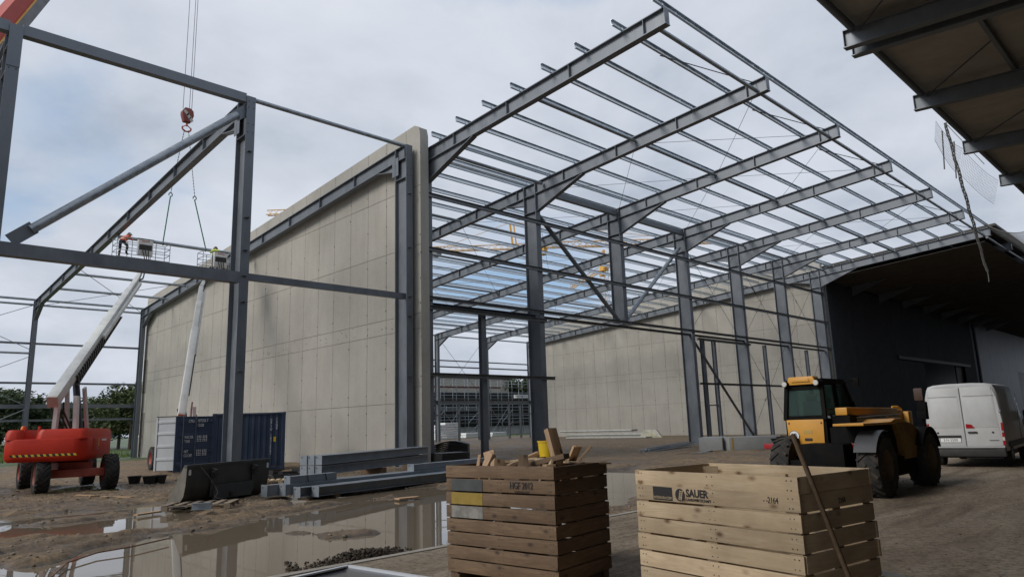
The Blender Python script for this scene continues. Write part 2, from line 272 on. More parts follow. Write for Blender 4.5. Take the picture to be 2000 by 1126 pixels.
def ground_mat():
    m = bpy.data.materials.new('wet_mud_and_grass'); m.use_nodes = True; nt = m.node_tree; b = nt.nodes['Principled BSDF']; L = nt.links.new
    g = N(nt, 'ShaderNodeNewGeometry'); P = g.outputs['Position']
    a = N(nt, 'ShaderNodeTexNoise', i_Scale=.35, i_Detail=8.0, i_Roughness=.65); L(P, a.inputs['Vector'])
    c = N(nt, 'ShaderNodeTexNoise', i_Scale=5.0, i_Detail=9.0, i_Roughness=.75); L(P, c.inputs['Vector'])
    r1 = ramp(nt, [(.3, (.105, .067, .036)), (.5, (.185, .124, .066)), (.7, (.28, .20, .118))]); L(a.outputs['Fac'], r1.inputs[0])
    r2 = ramp(nt, [(.32, .3), (.5, .9), (.68, 1.7)]); L(c.outputs['Fac'], r2.inputs[0])
    mu = N(nt, 'ShaderNodeMix', data_type='RGBA', blend_type='MULTIPLY'); mu.inputs[0].default_value = 1; L(r1.outputs[0], mu.inputs[6]); L(r2.outputs[0], mu.inputs[7])
    vo = N(nt, 'ShaderNodeTexVoronoi', i_Scale=16.0, i_Randomness=1.0); L(P, vo.inputs['Vector']); vr = ramp(nt, [(.10, 1.0), (.2, 0.0)]); L(vo.outputs['Distance'], vr.inputs[0])
    st = N(nt, 'ShaderNodeMix', data_type='RGBA'); sm = N(nt, 'ShaderNodeMath', operation='MULTIPLY'); L(vr.outputs[0], sm.inputs[0]); L(c.outputs['Fac'], sm.inputs[1]); L(sm.outputs[0], st.inputs[0]); L(mu.outputs[2], st.inputs[6]); st.inputs[7].default_value = (.27, .25, .22, 1)
    sp = N(nt, 'ShaderNodeSeparateXYZ'); L(P, sp.inputs[0])
    # meadow beyond the far column row, left of the concrete wall
    y1 = N(nt, 'ShaderNodeMath', operation='MULTIPLY_ADD'); L(a.outputs['Fac'], y1.inputs[0]); y1.inputs[1].default_value = 14; L(sp.outputs[1], y1.inputs[2])
    gy = N(nt, 'ShaderNodeMapRange'); gy.inputs[1].default_value = 62; gy.inputs[2].default_value = 66; L(y1.outputs[0], gy.inputs[0])
    gx = N(nt, 'ShaderNodeMapRange'); gx.inputs[1].default_value = 24; gx.inputs[2].default_value = 20; L(sp.outputs[0], gx.inputs[0])
    gy2 = N(nt, 'ShaderNodeMapRange'); gy2.inputs[1].default_value = 72; gy2.inputs[2].default_value = 80; L(sp.outputs[1], gy2.inputs[0])
    gm = N(nt, 'ShaderNodeMath', operation='MULTIPLY'); L(gy.outputs[0], gm.inputs[0]); L(gx.outputs[0], gm.inputs[1]); gm2 = N(nt, 'ShaderNodeMath', operation='MAXIMUM'); L(gm.outputs[0], gm2.inputs[0]); L(gy2.outputs[0], gm2.inputs[1])
    gr = ramp(nt, [(.3, (.05, .08, .018)), (.7, (.10, .15, .04))]); L(c.outputs['Fac'], gr.inputs[0])
    fin = N(nt, 'ShaderNodeMix', data_type='RGBA'); L(gm2.outputs[0], fin.inputs[0]); L(st.outputs[2], fin.inputs[6]); L(gr.outputs[0], fin.inputs[7])
    rr = N(nt, 'ShaderNodeMapRange'); rr.inputs[1].default_value = .35; rr.inputs[2].default_value = .6; rr.inputs[3].default_value = .42; rr.inputs[4].default_value = .9; L(a.outputs['Fac'], rr.inputs[0])
    wt = N(nt, 'ShaderNodeMapRange'); wt.inputs[1].default_value = .03; wt.inputs[2].default_value = -.02; wt.inputs[3].default_value = 0; wt.inputs[4].default_value = 1; L(sp.outputs[2], wt.inputs[0])
    rw = N(nt, 'ShaderNodeMix'); L(wt.outputs[0], rw.inputs[0]); L(rr.outputs[0], rw.inputs[2]); rw.inputs[3].default_value = .22; L(rw.outputs[0], b.inputs['Roughness'])
    wc = N(nt, 'ShaderNodeMix', data_type='RGBA', blend_type='MULTIPLY'); L(wt.outputs[0], wc.inputs[0]); L(fin.outputs[2], wc.inputs[6]); wc.inputs[7].default_value = (.5, .48, .45, 1); L(wc.outputs[2], b.inputs['Base Color'])
    bp = N(nt, 'ShaderNodeBump', i_Strength=1.0, i_Distance=.09); L(c.outputs['Fac'], bp.inputs['Height']); L(bp.outputs[0], b.inputs['Normal'])
    return m
me.materials.append(ground_mat()); go = bpy.data.objects.new('ground', me); COL.objects.link(go); tag(go, 'wet muddy building site ground with wheel ruts', kind='structure')
# water standing in the hollows
wm = bpy.data.materials.new('muddy_water'); wm.use_nodes = True; nt = wm.node_tree; b = nt.nodes['Principled BSDF']
b.inputs['Base Color'].default_value = (.17, .135, .095, 1); b.inputs['Roughness'].default_value = .02; b.inputs['IOR'].default_value = 1.34; b.inputs['Specular IOR Level'].default_value = .55
g = N(nt, 'ShaderNodeNewGeometry'); n = N(nt, 'ShaderNodeTexNoise', i_Scale=2.2, i_Detail=3.0); nt.links.new(g.outputs['Position'], n.inputs['Vector']); bp = N(nt, 'ShaderNodeBump', i_Strength=.05, i_Distance=.012); nt.links.new(n.outputs['Fac'], bp.inputs['Height']); nt.links.new(bp.outputs[0], b.inputs['Normal'])
w = MB().add([(-3, 8.4, -.022), (20, 8.4, -.022), (20, 33, -.022), (-3, 33, -.022)], [(0, 1, 2, 3)])
wo_ = single('water', w, wm, 'brown rain puddles mirroring the concrete wall', None, kind='structure', smooth=False)
# concrete yard under the canopy
def yard_mat():
    m = bpy.data.materials.new('dusty_yard_concrete'); m.use_nodes = True; nt = m.node_tree; b = nt.nodes['Principled BSDF']; L = nt.links.new
    g = N(nt, 'ShaderNodeNewGeometry'); mp = N(nt, 'ShaderNodeMapping'); mp.inputs['Rotation'].default_value = (0, 0, .25); mp.inputs['Scale'].default_value = (.25, 1.6, 1); L(g.outputs['Position'], mp.inputs[0])
    a = N(nt, 'ShaderNodeTexNoise', i_Scale=.9, i_Detail=8.0, i_Roughness=.65, i_Distortion=.6); L(mp.outputs[0], a.inputs['Vector']); c = N(nt, 'ShaderNodeTexNoise', i_Scale=14, i_Detail=8.0, i_Roughness=.8); L(g.outputs['Position'], c.inputs['Vector'])
    r = ramp(nt, [(.3, (.10, .07, .042)), (.46, (.215, .165, .112)), (.7, (.33, .275, .205))]); L(a.outputs['Fac'], r.inputs[0]); r2 = ramp(nt, [(.36, .3), (.5, .95), (.66, 1.25)]); L(c.outputs['Fac'], r2.inputs[0])
    mu = N(nt, 'ShaderNodeMix', data_type='RGBA', blend_type='MULTIPLY'); mu.inputs[0].default_value = 1; L(r.outputs[0], mu.inputs[6]); L(r2.outputs[0], mu.inputs[7]); L(mu.outputs[2], b.inputs['Base Color']); b.inputs['Roughness'].default_value = .88
    bp = N(nt, 'ShaderNodeBump', i_Strength=.9, i_Distance=.03); L(c.outputs['Fac'], bp.inputs['Height']); L(bp.outputs[0], b.inputs['Normal']); return m
YARD = yard_mat()
YZ = .03
yd = single('yard_pavement', MB().bx(-30, 190, -60, 8.36, -.3, YZ), YARD, 'dusty concrete yard strip below the canopy', None, kind='structure')
part_k = bpy.data.objects.new('kerb_edge', MB().bx(-30, 190, 8.364, 8.5, -.3, YZ+.012).mesh('kerb_edge', mat('kerb_concrete', (.26, .235, .2), (.33, .30, .26), 3, .9))); COL.objects.link(part_k); part_k['kind'] = 'structure'
# loose stones and clods: nobody could count them
st = MB(); rnd = random.Random(5)
def rock(mb, c, r):
    t = (1+5**.5)/2; M = Matrix.Rotation(rnd.random()*6, 3, (rnd.random(), rnd.random(), rnd.random()+.1))
    vs = [Vector(p)*r/1.9*rnd.uniform(.7, 1.2) for p in ((-1,t,0),(1,t,0),(-1,-t,0),(1,-t,0),(0,-1,t),(0,1,t),(0,-1,-t),(0,1,-t),(t,0,-1),(t,0,1),(-t,0,-1),(-t,0,1))]
    mb.add([Vector(((M@p).x, (M@p).y, (M@p).z*.7))+Vector(c) for p in vs], [(0,11,5),(0,5,1),(0,1,7),(0,7,10),(0,10,11),(1,5,9),(5,11,4),(11,10,2),(10,7,6),(7,1,8),(3,9,4),(3,4,2),(3,2,6),(3,6,8),(3,8,9),(4,9,5),(2,4,11),(6,2,10),(8,6,7),(9,8,1)])
pts = [(rnd.uniform(-2, 20), rnd.uniform(9, 34)) for _ in range(6500)]
hh = height(np.array([[p[0] for p in pts]]), np.array([[p[1] for p in pts]]))[0]
for (x, y), h in zip(pts, hh):
    if h > -.015: rock(st, (x, y, h+.004), rnd.choice((.012, .018, .025, .04))*rnd.uniform(.7, 1.3))
for _ in range(900):
    y = rnd.uniform(-1, 8.2); rock(st, (rnd.uniform(8, 26), y, YZ+.004), rnd.uniform(.006, .022))
single('gravel', st, mat('gravel_stone', (.10, .072, .045), (.25, .21, .16), 1.5, .9, lo=.4, hi=.6), 'loose stones strewn over the mud', 'gravel', kind='stuff', smooth=False)
cl_ = MB()
for k in range(1300):
    t = rnd.random(); p = G(655+120*t, 1098-23*t, .0)+Vector((rnd.gauss(0, .13), rnd.gauss(.1, .14), 0)); hgt = .07*math.exp(-((t-.5)/.3)**2); rock(cl_, (p.x, max(p.y, 8.56), rnd.uniform(-.02, .005+hgt)), rnd.choice((.008, .012, .018, .03)))
for k in range(60): p = G(rnd.uniform(560, 650), rnd.uniform(1095, 1112)); rock(cl_, (p.x, max(p.y, 8.56), -.01), rnd.uniform(.01, .04))
single('soil_heap', cl_, mat('dark_soil', (.025, .019, .013), (.06, .045, .03), 3, .95), 'dark clods of soil along the puddle by the pavement edge', 'soil', kind='stuff', smooth=False)
# ================================================================ STEEL HALLS
FX = [19.75+7.6*k for k in range(7)]; SL = .071; YC, YF, YT = 25.7, 64.0, 12.0
def zt(y): return 15.0 - SL*(y-YC)
class FrameKit:      # meshes of one portal frame at x = 0, shared by all frames
    def __init__(s, y0, haunch):
        RH = .66; m = MB().ibeam((0, y0, zt(y0)), (0, YF+.3, zt(YF+.3)), RH, .3, .035, .02, top=True)
        m.box((0, y0-.012, zt(y0)-RH/2), (.3, .02, RH)); s.raf = m.mesh('rafter', STEEL)
        s.stiff = MB().box((0, 0, -RH/2), (.285, .016, RH-.09)).mesh('stiffener', STEEL)
        s.haunches = []
        def hn(ya, yb, drop):
            za, zb = zt(ya)-RH, zt(yb)-RH; k = .05 if yb > ya else -.05
            s.haunches.append(MB().sect((0, ya, za), (0, ya+.0001, za), [(0, 0), (.001, 0), (0, .001)]) if False else MB().prism([(-.14, ya, za-drop-.03), (.14, ya, za-drop-.03), (.14, ya, za-drop), (.012, ya, za-drop), (.012, ya, za-.002), (-.012, ya, za-.002), (-.012, ya, za-drop), (-.14, ya, za-drop)], (0, 0, 0)))
            m = s.haunches[-1]; n = 8; vs = m.v[:n]; vs2 = [(x, yb, zb-.004 if z > za-.01 else zb-.008+(z-(za-drop))) for x, y, z in vs]
            m.v = vs+vs2
        if haunch: hn(YC, 22.3, 1.0)
        hn(26.62, 28.2, .44); hn(YF-.3, YF-2.1, .86); s.haunches = [m.mesh('haunch', STEEL) for m in s.haunches]
        def col(z0, z1): return MB().ibeam((0, YC+.46, z0), (0, YC+.46, z1), .92, .36, .035, .03, up=(0, 1, 0)).mesh('column', STEEL)
        s.col = col(.02, zt(YC+.46)-.04); s.hung = col(7.72, zt(YC+.46)-.04)
        s.cap = MB().box((0, YC+.46, zt(YC)-RH-.05), (.34, .9, .02)).mesh('cap_plate', STEEL)
        s.base = MB().box((0, YC+.46, .035), (.5, 1.1, .03)).mesh('base_plate', STEEL)
        s.far = MB().ibeam((0, YF, .02), (0, YF, zt(YF)-.03), .6, .3, .03, .03, up=(0, 1, 0)).mesh('far_column', STEEL)
        s.lug = MB().box((0, YC-.06, 0), (.16, .12, .02)).mesh('girt_lug', STEEL)
        s.y0 = y0
    def build(s, hall, x, hung=False, lugs=()):
        ox = x-ROOT[hall].translation.x; oy = -ROOT[hall].translation.y
        P = lambda n, me, z=0, y=0, par=hall: inst(n, me, par, (ox, oy+y, z))
        r = P('rafter', s.raf); [inst('haunch', h_, r) for h_ in s.haunches]
        y = s.y0+.9
        while y < YF:
            if not 25.5 < y < 26.8: inst('stiffener', s.stiff, r, (0, y, zt(y)))
            y += 3.58
        c = P('column', s.hung if hung else s.col); inst('cap_plate', s.cap, c); inst('cap_plate', s.cap, c, (0, 0, -.97))
        if not hung: inst('base_plate', s.base, c)
        for z in lugs: inst('girt_lug', s.lug, c, (0, 0, z))
        P('far_column', s.far)
KR, KL = FrameKit(YT, True), FrameKit(YC+.2, False)
hr = thing('steel_hall', 'open galvanised steel hall frame with long roof overhang and bare purlins', 'steel frame', (FX[0], YC, 0))
for k, x in enumerate(FX): KR.build(hr, x, hung=(k == 2))
def hp(name, mb, m=STEEL, hall=None): return part(name, mb, m, hall or hr, world=True)
ypur = [12.15+1.79*k for k in range(29)]
for k, y in enumerate(ypur):
    z = zt(y)+.21; m = MB().chan((FX[0]-.62, y, z), (FX[-1]+.3, y, z), .24, .095, .014, up=(0, .071, 1), flip=1)
    for x in FX: m.box((x, y-.03, zt(y)+.12), (.1, .03, .24)); (m.box((x-.9, y-.012, z), (.12, .02, .2)) if x > FX[0] else None); m.box((x+.9, y-.012, z), (.12, .02, .2))
    hp('purlin', m, PURL)
for y in (24.9, 26.9): hp('purlin', MB().chan((FX[0], y, zt(y)+.2), (FX[-1], y, zt(y)+.2), .2, .08, .014), PURL)
for a, b_ in zip(FX[:-1], FX[1:]):
    for y in (12.45, 18.9, 32.4, 38.9, 45.4, 51.9, 58.4, 63.9): hp('tie_tube', MB().tube((a+.1, y, zt(y)-.2 if y > 13 else zt(y)-.5), (b_-.1, y, zt(y)-.2 if y > 13 else zt(y)-.5), .085, 12), ZINC)
    fat = a in (FX[1], FX[2])
    hp('eaves_beam', MB().beam((a+.15, 25.9, zt(25.9)-.3), (b_-.15, 25.9, zt(25.9)-.3), .26, .34) if fat else MB().tube((a+.15, 25.2, zt(25.2)-.25), (b_-.15, 25.2, zt(25.2)-.25), .09, 12), STEEL if fat else ZINC)
ROD = .011
yb = (12.45, 18.9, 25.9, 32.4, 38.9, 45.4, 51.9, 58.4)
for bay in (1, 2, 4):
    a, b_ = FX[bay], FX[bay+1]
    for y0, y1 in zip(yb[:-1], yb[1:]):
        for ya, yb_ in ((y0, y1), (y1, y0)): hp('tie_rod', MB().tube((a, ya, zt(ya)-.35), (b_, yb_, zt(yb_)-.37 if ya == y0 else zt(yb_)-.33), ROD, 5, caps=False), WIRE)
for a, b_ in zip(FX[:-1], FX[1:]): hp('eaves_strut', MB().tube((a+2.6, 14.0, zt(14)+.12), (b_-.1, 12.5, zt(12.5)-.1), .02, 6), WIRE)
hp('drop_rod', MB().tube((FX[0]+.02, 12.7, zt(12.7)-.6), (FX[0]+.9, 13.9, zt(14)+.1), .02, 6), WIRE)
# girts on the front row
GY = YC-.1
def girt(x0, x1, z, h=.16, hall=None): hp('girt', MB().chan((x0, GY, z), (x1, GY, z), h, .14, .03, flip=-1).box(((x0+x1)/2, GY-.02, z+h/2+.004), (x1-x0, .17, .008)), GIRT, hall)
girt(FX[0]-.35, FX[-1]+.4, 12.66); girt(FX[0]-.35, FX[-1]+.5, 9.98)
girt(FX[0]-.35, FX[-1]+.7, 7.64, .12); girt(FX[0]-.35, FX[1]+.3, 7.18, .14); girt(FX[0]-.4, FX[1]+.75, 4.08, .15); girt(FX[3]+.2, FX[5]-.4, 4.05, .13); girt(FX[3]+.3, FX[4]+.3, 7.12, .13)
hp('header_beam', MB().ibeam((FX[1]+.2, YC+.3, 7.42), (FX[-1]-.1, YC+.3, 7.42), .14, .16, .02, .02), GIRT)
hp('header_beam', MB().ibeam((FX[0]+.2, YC+.3, 7.4), (FX[1]-.2, YC+.3, 7.42), .18, .2, .03, .02))
for x, z, w in ((23.25, 7.28, .3), (44.05, 7.28, .22), (45.6, 7.28, .22), (53.45, 7.28, .2), (61.25, 7.28, .2)): hp('post', MB().ibeam((x, YC+.3, .02), (x, YC+.3, z), .26, w, .025, .02, up=(0, 1, 0)))
hp('brace_rail', MB().box((44.8, YC+.3, 2.6), (1.6, .08, .08)))
hp('diagonal_tube', MB().tube((FX[1]+.35, YC+.4, 13.35), (FX[2]-.45, YC+.4, 7.95), .13, 14).box((FX[2]-.4, YC+.4, 7.78), (.5, .03, .34)), STEEL)
hp('diagonal_tube', MB().tube((FX[3]-.35, YC+.4, 13.6), (FX[2]+.5, YC+.4, 7.95), .13, 14).box((FX[2]+.45, YC+.4, 7.78), (.5, .03, .34)), ZINC)
hp('diagonal_tube', MB().tube((FX[3]+.3, YC+.2, 7.0), (FX[4]+.2, YC+.2, .15), .09, 10), STEEL)
for a, b_ in ((4, 5), (5, 6), (3, 4)):
    for z0, z1 in ((14, 7.6), (7.4, .3)):
        if a == 3 and z0 < 10: continue
        for p, q in (((FX[a]+.2, z0), (FX[b_]-.2, z1)), ((FX[a]+.2, z1), (FX[b_]-.2, z0))):
            mid = ((p[0]*.62+q[0]*.38), (p[1]*.62+q[1]*.38)); d = Vector((q[0]-p[0], 0, q[1]-p[1])).normalized()*.15
            hp('wall_rod', MB().tube((p[0], YC+.42, p[1]), (q[0], YC+.46, q[1]), .014, 5).tube(Vector((mid[0], YC+.44, mid[1]))-d, Vector((mid[0], YC+.44, mid[1]))+d, .035, 6), WIRE)
# far row of the open hall: rails, mezzanine beam and posts
for z, h in ((9.28, .14), (8.55, .16)): hp('girt', MB().beam((FX[0], YF+.35, z), (FX[-1], YF+.35, z), .1, h), STEEL)
hp('mezzanine_beam', MB().ibeam((FX[3], YF, 4.42), (FX[-1], YF, 4.42), .42, .25))
for x in (53.3, 55.0+1.4, 57.3, 61.4, 63.4, 47.2, 44.8): hp('post', MB().ibeam((x, YF, .02), (x, YF, 4.2), .2, .2, .02, .02, up=(0, 1, 0)))
hp('brace_rail', MB().beam((FX[3], YF, 3.0), (FX[-1], YF, 3.0), .08, .12)); hp('brace_rail', MB().beam((FX[5]+3.6, YF, 1.9), (FX[5]+5.7, YF, 1.9), .08, .08))
for p, q in ((4.5, 12), (12, 4.6)): hp('wall_rod', MB().tube((FX[4]+.2, YF+.1+.05*(p > q), p), (FX[5]-.2, YF+.1+.05*(p > q), q), .02, 5), WIRE)
for a in (4, 5):
    for p, q in ((.3, 4.1), (4.1, .3)): hp('wall_rod', MB().tube((FX[a]+.2, YF-.1+.05*(p > q), p), (FX[a]+3.7, YF-.1+.05*(p > q), q), .02, 5), ZINC)
# left hall still being raised
hl = thing('steel_hall', 'half-built steel hall frame with diagonal tube brace left of the concrete wall', 'steel frame', (10.9, YC, 0))
LX = [3.1, 10.9, 18.6]
KL.build(hl, LX[0], hung=True); KL.build(hl, LX[1], lugs=(12.6, 9.9, 8.6, 7.6, 6.6, 4.0)); KL.build(hl, LX[2], lugs=(12.5, 9.9, 7.6, 6.7, 4.0))
lp = lambda n, mb, m=STEEL: hp(n, mb, m, hl)
lp('top_beam', MB().beam((LX[0]+.18, YC+.2, 14.85), (LX[1]-.18, YC+.2, 14.85), .3, .36)); lp('top_beam', MB().beam((LX[0]-7, YC+.2, 14.85), (LX[0]-.18, YC+.2, 14.85), .3, .36))
lp('middle_beam', MB().beam((LX[0]-7, YC+.15, 7.52), (LX[1]-.18, YC+.15, 7.52), .34, .42)); lp('middle_beam', MB().beam((LX[1]+.18, YC+.25, 7.62), (LX[2]-.1, YC+.25, 7.62), .2, .26))
lp('tie_tube', MB().tube((LX[1]+.18, YC+.3, 14.95), (LX[2]-.15, YC+.3, 14.95), .095, 14), ZINC)
dt = lp('diagonal_tube', MB().tube((LX[0]+.95, YC+.15, 8.25), (LX[1]-.5, YC+.15, 14.05), .155, 18), ZINC)
for p, s in (((LX[0]+.7, YC+.15, 8.05), 1), ((LX[1]-.32, YC+.15, 14.2), -1)):
    d = Vector((6.35, 0, 5.8)).normalized(); hp_ = part('gusset_plate', MB().beam(Vector(p)-d*.35, Vector(p)+d*.45, .03, .42), STEEL, dt, world=True)
# bolt holes in the column heads, splice plate of the hanging column
bolts = MB()
for x in (LX[0], LX[1], LX[2]):
    for z in (14.7, 14.45, 13.75, 13.4):
        for sx in (-.1, .1): bolts.tube((x+sx, YC-.002, z), (x+sx, YC-.006, z), .024, 8)
lp('bolt_holes', bolts, HOLE); lp('splice_plate', MB().box((LX[0], YC-.012, 14.2), (.37, .02, 1.45)))
for x in LX[1:]:
    lp('bracket', MB().box((x-.17, YC+.9, 14.0), (.02, .5, .9)))
for y in (43.4,): pass
for y in (54.0, 58.4): lp('tie_tube', MB().tube((LX[1]+.1, y, zt(y)-.3), (LX[2]-.1, y, zt(y)-.3), .09, 10), ZINC)
for z, r_ in ((12.35, .09), (11.95, .08)): lp('eaves_tube', MB().tube((LX[0]-8, YF, z), (LX[2], YF, z), r_, 10), ZINC)
for z in (8.99, 5.96, 4.2, 3.14): lp('girt', MB().beam((LX[0]-8, YF+.36, z), (LX[2], YF+.36, z), .1, .16 if z != 4.2 else .3))
lp('girt', MB().tube((LX[0]-8, YF, 8.2), (LX[1], YF, 8.2), .08, 8), ZINC)
for z0, z1 in ((12, 8.4), (8, 4.2), (4, .2)):
    for k, (p, q) in enumerate(((z0, z1), (z1, z0))): lp('wall_rod', MB().tube((LX[0], YF-.1+.08*k, p), (LX[1], YF-.1+.08*k, q), .025, 5), ZINC)
for k, (p, q) in enumerate(((52, 64), (64, 52))): lp('tie_rod', MB().tube((LX[1], p, zt(p)-.4-.05*k), (LX[2], q, zt(q)-.4), .02, 5), WIRE)
# ================================================================ CONCRETE WALLS
def formwork_wall(name, label, x0, x1, y0, y1, rise, rows, holes_seed, niche=False):
    w = thing(name, label, 'wall', ((x0+x1)/2, y0, 0)); t = lambda y: zt(y)+rise
    core = MB().prism([(x0+.03, y0, 0), (x0+.03, y1, 0), (x0+.03, y1, t(y1)-.02), (x0+.03, y0+.45, t(y0+.45)-.02), (x0+.03, y0+.1, t(y0)-.22), (x0+.03, y0, t(y0)-.6)], (x1-x0-.03, 0, 0))
    part('core', core, CONC, w, world=True)
    part('joint_bed', MB().prism([(x0+.022, y0+.03, 0), (x0+.022, y1-.03, 0), (x0+.022, y1-.03, t(y1)-.05), (x0+.022, y0+.5, t(y0)-.1), (x0+.022, y0+.03, t(y0)-.7)], (.004, 0, 0)), JOINT, w, world=True)
    rr = random.Random(holes_seed); ye = [y0+.002, y0+1.15]
    while ye[-1]+1.66 < y1-.3: ye.append(ye[-1]+1.66)
    ye.append(y1); hole = MB(); share = {}
    for i in range(len(ye)-1):
        a, b_ = ye[i], ye[i+1]
        shift = .68 if i == 0 else 0
        zs = [0.0] + [r+(shift if r in (rows[0],) else 0) for r in rows] + [99]
        for k in range(len(zs)-1):
            za, zb = zs[k], zs[k+1]; g = .022
            ta, tb = min(zb, t(a)), min(zb, t(b_))
            if ta <= za+.1 or tb <= za+.1: continue
            if zb < t(b_): key = (round(b_-a, 2), round(zb-za, 2))
            else: key = None
            if key is None and i == 0:
                poly = [(0, 0, 0), (0, b_-a-g, 0), (0, b_-a-g, tb-za), (0, .45, t(a+.45)-za), (0, .1, ta-.2-za), (0, 0, ta-.58-za)]
            else: poly = [(0, 0, 0), (0, b_-a-g, 0), (0, b_-a-g, tb-za-(g if key else 0)), (0, 0, ta-za-(g if key else 0))]
            if key and key in share: me = share[key]
            else:
                me = MB().prism(poly, (.028, 0, 0)).mesh('formwork_panel', CONC, smooth=False)
                if key: share[key] = me
            inst('formwork_panel', me, w, (x0+rr.uniform(0, .0035), a, za), world=True)
            for hzz in (.45, .5*(zb-za) if zb < 50 else 1.6, (zb-za)-.4 if zb < 50 else 2.4):
                if zb-za > 1 and za+hzz < t(b_)-.3 and rr.random() < .75:
                    c = Vector((x0-.002, a+rr.uniform(-.03, .03)+.02, za+hzz)); hole.tube(c, c+Vector((.01, 0, 0)), .04*rr.uniform(.6, 1.1), 7)
    for _ in range(40):
        y = rr.uniform(y0+1, min(y0+18, y1)); c = Vector((x0-.002, y, rr.uniform(6.25, 6.8))); hole.tube(c, c+Vector((.01, 0, 0)), .03*rr.uniform(.5, 1.3), 6)
    o = part('tie_holes', hole, HOLE, w, world=True); o['kind'] = 'stuff'
    return w
w1 = formwork_wall('concrete_wall', 'tall cast concrete wall with formwork joints between the two steel frames', 18.98, 19.46, 25.35, 64.4, 1.05, [2.85, 6.15, 6.85, 10.07, 12.95], 3)
part('recess', MB().bx(18.96, 18.99, 63.3, 64.2, 5.2, 8.0), JOINT, w1, world=True); part('recess', MB().bx(18.96, 18.99, 63.2, 64.1, 0.1, 3.6), JOINT, w1, world=True)
w2 = formwork_wall('concrete_wall', 'wide cast concrete wall closing the open hall behind the posts', 65.75, 66.25, 25.75, 64.4, 1.3, [3.35, 6.2, 6.95, 10.1, 13.0], 4)
# ================================================================ FINISHED HALL (anthracite) at the right
fh = thing('finished_hall', 'finished dark hall with anthracite cladding and deep roof overhang', 'building', (66.4, YC, 0))
fp = lambda n, mb, m: part(n, mb, m, fh, world=True)
X0, X1 = 66.35, 200
cp = MB().box((0, 0, 3.85), (2.985, .08, 7.7)).mesh('cladding_panel', CLAD); cq = MB().box((0, 0, 3.2), (2.985, .08, 6.4)).mesh('cladding_panel', CLAD)
cpl = MB().box((0, 0, 3.85), (2.985, .08, 7.7)).mesh('cladding_panel', CLAD_LIT); cql = MB().box((0, 0, 3.2), (2.985, .08, 6.4)).mesh('cladding_panel', CLAD_LIT)
x = X0+1.9; k = 0
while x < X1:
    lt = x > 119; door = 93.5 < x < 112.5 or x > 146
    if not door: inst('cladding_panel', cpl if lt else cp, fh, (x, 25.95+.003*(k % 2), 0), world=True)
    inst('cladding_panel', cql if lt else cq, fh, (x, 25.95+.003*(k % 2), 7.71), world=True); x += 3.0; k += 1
fp('corner_trim', MB().bx(X0-.02, X0+.42, 25.7, 26.06, 0, 14.2), mat('trim_dark', (.03, .032, .036), None)); fp('corner_strip', MB().bx(X0-.3, X0-.02, 25.62, 25.72, 0, 14.3), ZINC)
fp('door_rail', MB().bx(84.5, 114, 25.7, 25.88, 7.5, 7.85), DARK)
fp('sliding_door', MB().bx(108.5, 113.4, 26.2, 26.35, 0, 7.6), mat('door_brown', (.03, .018, .016), None)); fp('seam_post', MB().bx(118.8, 119.6, 25.72, 25.9, 0, 14.1), CLAD)
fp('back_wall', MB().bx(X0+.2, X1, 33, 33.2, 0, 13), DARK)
fp('roof_deck', MB().prism([(X0+.3, YT-.2, zt(YT-.2)+.36), (X0+.3, YF, zt(YF)+.36), (X0+.3, YF, zt(YF)+.56), (X0+.3, YT-.2, zt(YT-.2)+.56)], (X1-X0, 0, 0)), mat('dark_roof_deck', (.06, .058, .054), (.085, .08, .075), .7, .9))
fp('soffit', MB().prism([(X0+.35, YT+.7, zt(YT+.7)-.72), (X0+.35, 25.88, zt(25.88)-.72), (X0+.35, 25.88, zt(25.88)-.69), (X0+.35, YT+.7, zt(YT+.7)-.69)], (X1-X0, 0, 0)), mat('dark_soffit', (.09, .086, .08), (.12, .116, .108), .8, .9, spec=.1))
raf2 = KR.raf
for k in range(1, 9): inst('rafter', raf2, fh, (FX[-1]+7.6*k, 0, 0), world=True); inst('rafter_haunch', KR.haunches[0], fh, (FX[-1]+7.6*k, 0, 0), world=True)
for y in (12.15, 15.8, 19.4, 23.0): fp('purlin', MB().beam((X0, y, zt(y)+.2), (X1, y, zt(y)+.2), .09, .24), PURL if y < 13 else STEEL)
fp('eaves_tube', MB().tube((X0, 12.45, zt(12.45)-.5), (X1, 12.45, zt(12.45)-.5), .085, 10), ZINC)
# ================================================================ CANOPY over the viewer
ca = thing('canopy_hall', 'dark underside of the canopy roof jutting in from the right', 'building', (24.3, 7.75, 0))
cpart = lambda n, mb, m: part(n, mb, m, ca, world=True)
CY = 7.75; zc = lambda y: 14.93 - .078*(CY-y)
CB = [24.35+7.6*k for k in range(-5, 22)]
rm = MB().ibeam((0, CY, zc(CY)), (0, -30, zc(-30)), .66, .3, .035, .02, top=True).box((0, CY+.012, zc(CY)-.33), (.28, .02, .62)).mesh('rafter', STEEL)
for x in CB: inst('rafter', rm, ca, (x, 0, 0), world=True)
inst('rafter', rm, ca, (CB[5]+.75, 0, -.02), world=True)
pm = MB().prism([(0, CY-.08, zc(CY)+.30), (0, -30, zc(-30)+.30), (0, -30, zc(-30)+.44), (0, CY-.08, zc(CY)+.44)], (1.075, 0, 0)).mesh('roof_panel', BOARD)
x = -14.0; k = 0
while x < 190: inst('roof_panel', pm, ca, (x, 0, .004*(k % 2)), world=True); x += 1.0857; k += 1
for y in (4.2, 1.4, -1.8, -5): cpart('purlin', MB().beam((-14, y, zc(y)+.15), (188, y, zc(y)+.15), .14, .28), STEEL)
